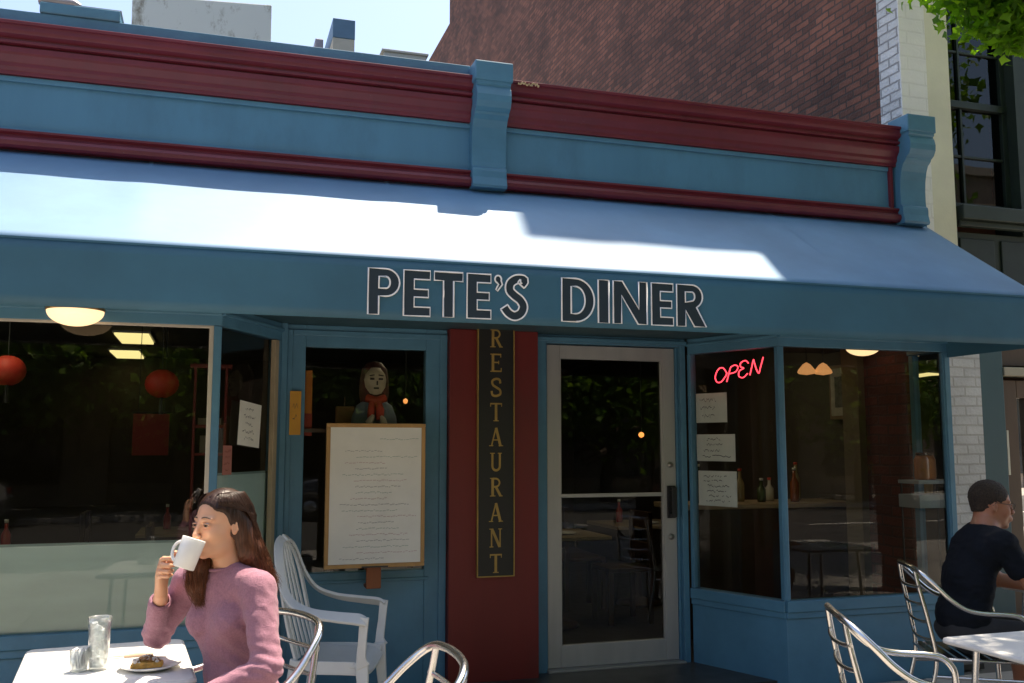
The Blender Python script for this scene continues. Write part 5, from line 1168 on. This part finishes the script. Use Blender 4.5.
# mug
axm = Frame(mug_c, (-1, .55, .2), tuple(mug_ax)); mg = empty('mug', tuple(mug_c), label='plain white coffee mug held to the woman\'s lips', cat='mug'); Rm = Vector(mug_ax).to_track_quat('Z', 'Y').to_matrix()
MB().lathe([(0, -.052), (.034, -.052), (.037, -.049), (.0405, .050), (.0395, .0525), (.0375, .050), (.034, -.044), (0, -.046)], (0, 0, 0), 48, Rm).build('cup', mat('white_glaze', (.82, .80, .76), .12, var=.02), mg)
hdl = [axm.f * (.037 + .024 * sin(t)) + axm.u * (.034 * cos(t)) - axm.f * .0 for t in [pi * i / 14 for i in range(15)]]
MB().tube(hdl, .0058, 10, flat=1.0).build('handle', mat('white_glaze', (.82, .80, .76), .12), mg)

# ---------------- man
MSK = skin_mat('man_skin', (.36, .17, .10)); SKINS[0] = MSK
mo = np.array([3.84, 4.20, G]); man = empty('person', tuple(mo), label='man with short dark hair and glasses in a dark navy T-shirt facing away', cat='person')
fm_ = (.90, -.42, -.08); mh = Frame((4.035, 4.185, 1.165), fm_, k=1.02); MT = Frame((0, 0, 0), (.93, -.36, 0)); mf, ml = MT.f, MT.l
mN = np.array([3.965, 4.165, 1.035]); mSR = mN + MT.l * -.185 + np.array([.01, 0, -.055]); mSL = mN + MT.l * .185 + np.array([.01, 0, -.055])
up_ = np.array([0, 0, 1.])
mER, mWR = mSR + mf * .13 - ml * .03 - up_ * .225, mSR + mf * .38 + ml * .06 - up_ * .235; mEL, mWL = mSL + mf * .12 + ml * .04 - up_ * .235, mSL + mf * .36 - ml * .06 - up_ * .27
hc = np.array([3.85, 4.22, 0])
HPR, HPL = hc - ml * .09 + up_ * .50, hc + ml * .09 + up_ * .50; KNR, KNL = HPR + mf * .40 - ml * .10 - up_ * .01, HPL + mf * .40 + ml * .08 - up_ * .01; ANR, ANL = KNR - mf * .15 - up_ * .43, KNL - mf * .05 - up_ * .43
Fm = Field((3.65, 3.60, -.05), (4.62, 4.62, 1.33), .0056)
head(Fm, mh, True)
Fm.cap(mh(-.04, 0, -.15), mN, .062, .066, .03); Fm.cap(mSR, mSL, .055, .055, .03); Fm.cap((3.925, 4.18, .92), (3.84, 4.21, .60), .095, .10, .05)
for S_, E_, W_ in ((mSR, mER, mWR), (mSL, mEL, mWL)):
    Fm.chain([S_, E_, W_], [.050, .040, .029], .02)
    for q in range(4):
        bb = W_ + mf * .075 + ml * (-.024 + .018 * q); Fm.cap(W_, bb, .020, .012, .01); Fm.cap(bb, bb + mf * .035 - up_ * .006, .0095, .009, .003); Fm.cap(bb + mf * .035 - up_ * .006, bb + mf * .055 - up_ * .022, .009, .0075, .003)
    Fm.chain([W_, W_ + mf * .03 + ml * .035, W_ + mf * .065 + ml * .045], [.016, .011, .0085], .006)
for H_, K_, A_ in ((HPR, KNR, ANR), (HPL, KNL, ANL)): Fm.chain([H_, K_], [.085, .060], .03); Fm.chain([K_, K_ * .55 + A_ * .45 + np.array([-.02, 0, 0]), A_], [.056, .054, .034], .02)
field_obj(Fm, 'body', MSK, man, mo); eyes(mh, man, mo)
Ft = Field((3.60, 3.70, .42), (4.45, 4.62, 1.12), .0065); NAVY = mat('navy_cotton', (.006, .008, .013), .9, var=.15, scale=20, bump=.3, bscale=200, spec=.2)
Ft.ell((3.825, 4.205, .58), (.13, .175, .14), MT.R, .05); Ft.ell((3.865, 4.195, .76), (.125, .172, .19), MT.R, .05); Ft.ell((3.925, 4.175, .93), (.125, .19, .13), MT.R, .05)
for S_, E_ in ((mSR, mER), (mSL, mEL)): Ft.cap(mN + np.array([0, 0, -.03]), S_, .062, .066, .03); Ft.cap(S_, S_ + (E_ - S_) * .58, .068, .062, .02); Ft.cap(S_ + (E_ - S_) * .66, S_ + (E_ - S_) * 1.3, .046, .050, .004, 'sub')
Ft.cap(mh(-.04, 0, -.12), mN + np.array([.01, 0, .015]), .068, .072, .006, 'sub'); Ft.half((0, 0, .47), (0, 0, -1))
field_obj(Ft, 'shirt', NAVY, man, mo, lambda V: .008 * vnoise(V, .07, 3, (1, 1, .6)) + .0035 * vnoise(V, .03, 4, (1, 1, 1.6)))
Fk = Field((3.62, 3.70, .36), (4.32, 4.62, .62), .0075)
Fk.ell((3.83, 4.205, .51), (.14, .19, .09), MT.R, .05)
for H_, K_ in ((HPR, KNR), (HPL, KNL)): Fk.cap(H_, H_ + (K_ - H_) * .78, .098, .080, .04); Fk.cap(H_ + (K_ - H_) * .9, K_ + (K_ - H_), .070, .075, .006, 'sub')
field_obj(Fk, 'shorts', mat('dark_shorts', (.02, .02, .022), .9, bump=.2), man, mo, lambda V: .004 * vnoise(V, .05, 6))
for A_ in (ANR, ANL):
    Fb = Field(A_ - .22, A_ + .22, .008); Fb.cap(A_ + np.array([-.03, 0, -.05]), A_ + mf * .15 - up_ * .06, .042, .038, .02); Fb.cap(A_, A_ + np.array([0, 0, -.05]), .045, .048, .02); Fb.half((0, 0, G + .002), (0, 0, -1)); field_obj(Fb, 'shoe', mat('grey_shoe', (.10, .10, .10), .7), man, mo)
Fc = Field(mh.c - .17, mh.c + .17, .0045); kk = mh.k
Fc.ell(mh(-.018, 0, .036), [.1012 * kk, .0790 * kk, .0922 * kk], mh.R, .01); Fc.ell(mh(-.052, 0, -.02), [.050 * kk, .058 * kk, .060 * kk], mh.R, .02)
Fc.ell(mh(.098, 0, -.035), [.085 * kk, .085 * kk, .105 * kk], mh.R, .008, 'sub'); Fc.ell(mh(.02, .0, -.085), [.14 * kk, .12 * kk, .060 * kk], mh.R, .008, 'sub')
for sg in (-1, 1): Fc.ell(mh(.012, sg * .085, -.02), [.034 * kk, .022 * kk, .040 * kk], mh.R, .006, 'sub')
MH = mat('short_brown_hair', (.038, .022, .012), .75, var=.5, scale=120, bump=.9, bscale=420)
field_obj(Fc, 'hair', MH, man, mo, lambda V: .0016 * vnoise(V, .008, 7))
gm = MB()
for sg in (-1, 1):
    gm.tube([mh(.094 + .004 * cos(t), sg * (.031 + .023 * cos(t)), .0 + .017 * sin(t)) - mo for t in [2 * pi * i / 20 for i in range(20)]], .0016, 6, closed=True).tube([mh(.090, sg * .054, .006) - mo, mh(.05, sg * .074, .008) - mo, mh(-.005, sg * .083, .012) - mo, mh(-.022, sg * .081, -.006) - mo], .0016, 6)
gm.tube([mh(.098, -.010, .004) - mo, mh(.102, 0, .007) - mo, mh(.098, .010, .004) - mo], .0015, 6).build('glasses', mat('glasses_frame', (.03, .02, .015), .3), man)
cafe_table('cafe_table', (4.62, 4.12, G), .60, .66, 0, .735, 'grey cafe table in front of the man at the right edge')

# ================================================================== TREES
def leaves_mesh(name, C, size, mats_, parent, seed, droop=.4, tone=None):
    R = np.random.RandomState(seed); n = len(C); d = R.randn(n, 3); d[:, 2] -= droop * 1.5; d /= np.linalg.norm(d, axis=1)[:, None]
    r = R.randn(n, 3); s = np.cross(d, r); s /= np.linalg.norm(s, axis=1)[:, None] + 1e-9; nn = np.cross(d, s); L_ = (size * R.uniform(.6, 1.25, n))[:, None]
    b = C - d * L_ * .5; t = C + d * L_ * .5
    # lobed leaf: base, two side lobes, two shoulders, tip
    V = np.stack([b, b + d * L_ * .38 + s * L_ * .48 + nn * L_ * .10, b + d * L_ * .55 + s * L_ * .20, t, b + d * L_ * .55 - s * L_ * .20, b + d * L_ * .38 - s * L_ * .48 + nn * L_ * .10], 1).reshape(-1, 3)
    o = (np.arange(n) * 6)[:, None]; Q = np.concatenate([o + np.array([[0, 1, 2, 3]]), o + np.array([[0, 3, 4, 5]])], 1).reshape(-1, 4)
    me = bpy.data.meshes.new(name); me.vertices.add(len(V)); me.vertices.foreach_set('co', V.astype(np.float32).ravel())
    me.loops.add(len(Q) * 4); me.loops.foreach_set('vertex_index', Q.astype(np.int32).ravel()); me.polygons.add(len(Q)); me.polygons.foreach_set('loop_start', np.arange(len(Q), dtype=np.int32) * 4); me.update(calc_edges=True)
    a = me.attributes.new('tone', 'FLOAT', 'FACE'); tn = np.repeat(R.rand(n) if tone is None else np.clip(tone + R.randn(n) * .18, 0, 1), 2); a.data.foreach_set('value', tn.astype(np.float32))
    me.materials.append(mats_); ob = bpy.data.objects.new(name, me); COL.objects.link(ob); ob.parent = parent; return ob
BARK = mat('bark', (.07, .05, .035), .9, var=.35, scale=14, bump=1.0, bscale=40, streak=True)
def tree(base, crown, rad, n, size, seed, label, lm, group=None, extra=(), trunk_r=.16, clumps=90, name='street_tree'):
    R = np.random.RandomState(seed); e = empty(name, base, label=label, cat='tree', group=group); B = np.array(base); cr = np.array(crown) - B
    tips = []
    while len(tips) < clumps:
        p = R.randn(3); p /= np.linalg.norm(p); p *= R.uniform(.45, 1.0) ** .6; p = cr + p * np.array(rad); tips.append(p)
    for x in extra: tips.append(np.array(x[:3]) - B)
    tm = MB(); fork = cr * np.array([.45, .45, .0]) + np.array([0, 0, max(1.5, (cr[2] - rad[2]) * .9)])
    tm.tube(catmull([(0, 0, -.1), (fork[0] * .1, fork[1] * .1, fork[2] * .35), (fork[0] * .5, fork[1] * .5, fork[2] * .75), tuple(fork)], 5), [trunk_r * (1.15 - .5 * i / 15) for i in range(16)], 12)
    tm.build('trunk', BARK, e)
    lb = MB(); nodes = [fork]
    hubs = [fork + (cr - fork) * .5 + R.randn(3) * np.array(rad) * .35 for _ in range(9)]
    for h_ in hubs:
        m_ = (fork + h_) / 2 + R.randn(3) * .12; lb.tube(catmull([tuple(fork), tuple(m_), tuple(h_)], 4), [trunk_r * .5 * (1 - .07 * i) for i in range(9)], 7)
    for t_ in tips:
        h_ = min(hubs, key=lambda q: np.linalg.norm(q - t_)); m_ = (t_ + h_) / 2 + R.randn(3) * .10 + np.array([0, 0, .08]); lb.tube(catmull([tuple(h_), tuple(m_), tuple(t_)], 3), [.028 * (1 - .12 * i) for i in range(7)], 5)
    lb.build('limbs', BARK, e)
    per = n // len(tips); Cs = []; tn = []
    for i, t_ in enumerate(tips):
        sp = extra[i - clumps][3] if i >= clumps else R.uniform(.22, .42) * min(rad) / 1.6
        q = R.randn(per, 3) * sp * np.array([1, 1, .72]); Cs.append(t_ + q); tn.append(np.full(per, R.uniform(.1, .9)))
    leaves_mesh('crown', np.concatenate(Cs), size, lm, e, seed + 1, tone=np.concatenate(tn)); return e
LM1 = leaf_mat('fresh_leaf', (.085, .19, .012), (.24, .40, .025), .68); LM2 = leaf_mat('street_leaf', (.07, .16, .016), (.20, .30, .04), .35)
ex = [(a_[0] + .02, a_[1], a_[2] + .13, a_[3]) for a_ in [(4.15, 4.35, 4.20, .10), (4.02, 4.25, 4.12, .07), (4.35, 4.45, 4.15, .13), (4.55, 4.45, 4.03, .12), (4.50, 4.40, 3.90, .08), (4.60, 4.35, 3.82, .06), (4.75, 4.5, 4.25, .16), (4.95, 4.5, 4.15, .12), (5.05, 4.45, 4.02, .08), (5.15, 4.5, 4.25, .15), (4.4, 4.5, 4.4, .16), (5.3, 4.5, 4.1, .10), (4.85, 4.6, 4.5, .2), (4.2, 4.5, 4.5, .15), (5.2, 4.7, 4.6, .2), (4.72, 4.30, 4.08, .07)]]
tree((9.5, -1.0, G), (7.4, -.4, 6.4), (3.6, 2.6, 2.2), 34000, .15, 33, 'added unseen tree behind the camera, shades the right side', LM2, clumps=90)  # added out of view to shade the pavement and darken the right side
tree((7.0, 2.2, G), (6.0, 3.2, 6.8), (1.95, 1.55, 1.8), 60000, .078, 21, 'leafy tree whose sunlit branches hang into the top right corner', LM1, extra=ex, clumps=150)
for i, (x, y, cz, r) in enumerate(((-5.0, -11.9, 5.0, 2.9), (-0.6, -12.3, 5.3, 3.0), (4.6, -11.8, 4.9, 2.8), (10.5, -12.2, 5.2, 3.2), (17.5, -12.0, 5.2, 3.2))):
    tree((x, y, G), (x + .3, y, cz - .5), (r, r * .85, r * .98), 11000, .24, 40 + i, ['leafy street tree opposite, farthest left in the reflections', 'leafy street tree opposite, straight across from the pilaster', 'leafy street tree opposite, across from the bay', 'leafy street tree opposite, second from the far end', 'leafy street tree opposite, at the far end of the row'][i], LM2, group='street trees on the opposite pavement', trunk_r=.24, clumps=70)
# ================================================================== OPPOSITE SIDE, CARS (seen as reflections)
op = empty('opposite_building', (4, -15, G), label='two storey tan brick building across the street with dark shop windows', cat='building')
OB = brick_mat('tan_brick', (.42, .33, .25), (.36, .28, .21), (.30, .25, .20), 'XZ')
def opw(mb, nm, m_, par=None, **k):
    o = mb.build(nm, m_, None, **k)
    if par is None: o.parent = op; o.matrix_parent_inverse = Matrix.Translation(-Vector((4, -15, G)))
    else: o.parent = par
    return o
mbw = MB(); xs = [-24 + i * 4.2 for i in range(16)]
mbw.box(-26, 42, -24, -15.4, G, 11.5).box(-26, 42, -15.3995, -15.1, 3.3, 4.4).box(-26, 42, -15.3995, -15.1, 6.2, 11.5)
for x in xs: mbw.box(x - .5, x + .5, -15.3995, -15.08, G, 3.2995).box(x - .7, x + .7, -15.3995, -15.1, 4.4005, 6.1995)
opw(mbw, 'wall', OB)
for x in xs[:-1]:
    f_ = opw(MB().box(x + .55, x + 3.65, -15.38, -15.30, .5, 3.2).box(x + .75, x + 3.45, -15.38, -15.32, 4.45, 6.15), 'window', BLK)
    opw(MB().box(x + .65, x + 3.55, -15.2995, -15.29, .6, 3.1), 'pane', mat('dark_glass', (.02, .025, .03), .08), f_)
opw(MB().box(-26, 42, -15.05, -14.2, 3.32, 3.42), 'canopy', mat('canvas_tan', (.30, .26, .18), .8)); opw(MB().box(-26, 42, -15.0995, -14.9, 11.4, 11.7), 'cornice', mat('stone_trim', (.35, .32, .27), .8))
def car(x, y, c, label, flip=False):
    e = empty('parked_car', (x, y, G - .12), pi if flip else 0, label, 'car', 'cars parked in the street'); P = mat('car_paint_%d' % int(c[0] * 1000 + c[2] * 100), c, .25, coat=.8, var=.02)
    low = [(-2.15, .28), (2.1, .28), (2.2, .5), (2.15, .72), (1.25, .90), (-1.55, .95), (-2.1, .90), (-2.22, .6)]; up_ = [(1.2, .90), (.55, 1.36), (.1, 1.43), (-.9, 1.42), (-1.55, 1.2), (-1.9, .945)]
    MB().prism(low, 'y', -.86, .86).build('body', P, e, .06, seg=3)
    mb = MB(); n_ = len(up_); vs = [(p[0], sgn * (.82 if p[1] < 1 else .66), p[1]) for sgn in (-1, 1) for p in up_]; fs = [tuple(range(n_)), tuple(range(n_, 2 * n_))[::-1]] + [(i, (i + 1) % n_, (i + 1) % n_ + n_, i + n_) for i in range(n_)]; mb.add(vs, fs); mb.build('cabin_glass', mat('dark_glass', (.02, .025, .03), .08), e, .04)
    MB().prism([(.45, 1.37), (.1, 1.445), (-.9, 1.435), (-1.35, 1.30), (-1.35, 1.27), (.45, 1.33)], 'y', -.665, .665).build('roof', P, e, .02)
    for sx in (-1.35, 1.35):
        for sy in (-1, 1):
            Rw = Euler((pi / 2, 0, 0)).to_matrix(); t_ = MB().lathe([(.19, -.09), (.30, -.10), (.325, -.07), (.325, .07), (.30, .10), (.19, .09)], (sx, sy * .80, .325), 28, Rw).build('wheel', mat('tyre', (.02, .02, .02), .8), e); MB().lathe([(0, -.07), (.06, -.075), (.19, -.05), (.20, .05), (.06, .075), (0, .07)], (sx, sy * .80, .325), 20, Rw).build('rim', mat('alloy', (.5, .5, .5), .3, metal=.9), t_)
    for sy in (-1, 1): MB().box(2.10, 2.19, sy * .62 - .16, sy * .62 + .16, .60, .72).build('headlight', mat('lamp_lens', (.6, .6, .6), .1), e, .02); MB().box(-2.20, -2.12, sy * .62 - .16, sy * .62 + .16, .66, .80).build('tail_light', mat('red_lens', (.3, .01, .01), .15), e, .02)
    return e
car(-6.0, -9.9, (.30, .30, .31), 'silver grey car parked across the street', True); car(3.4, -9.9, (.05, .06, .08), 'dark blue car parked across the street', True)
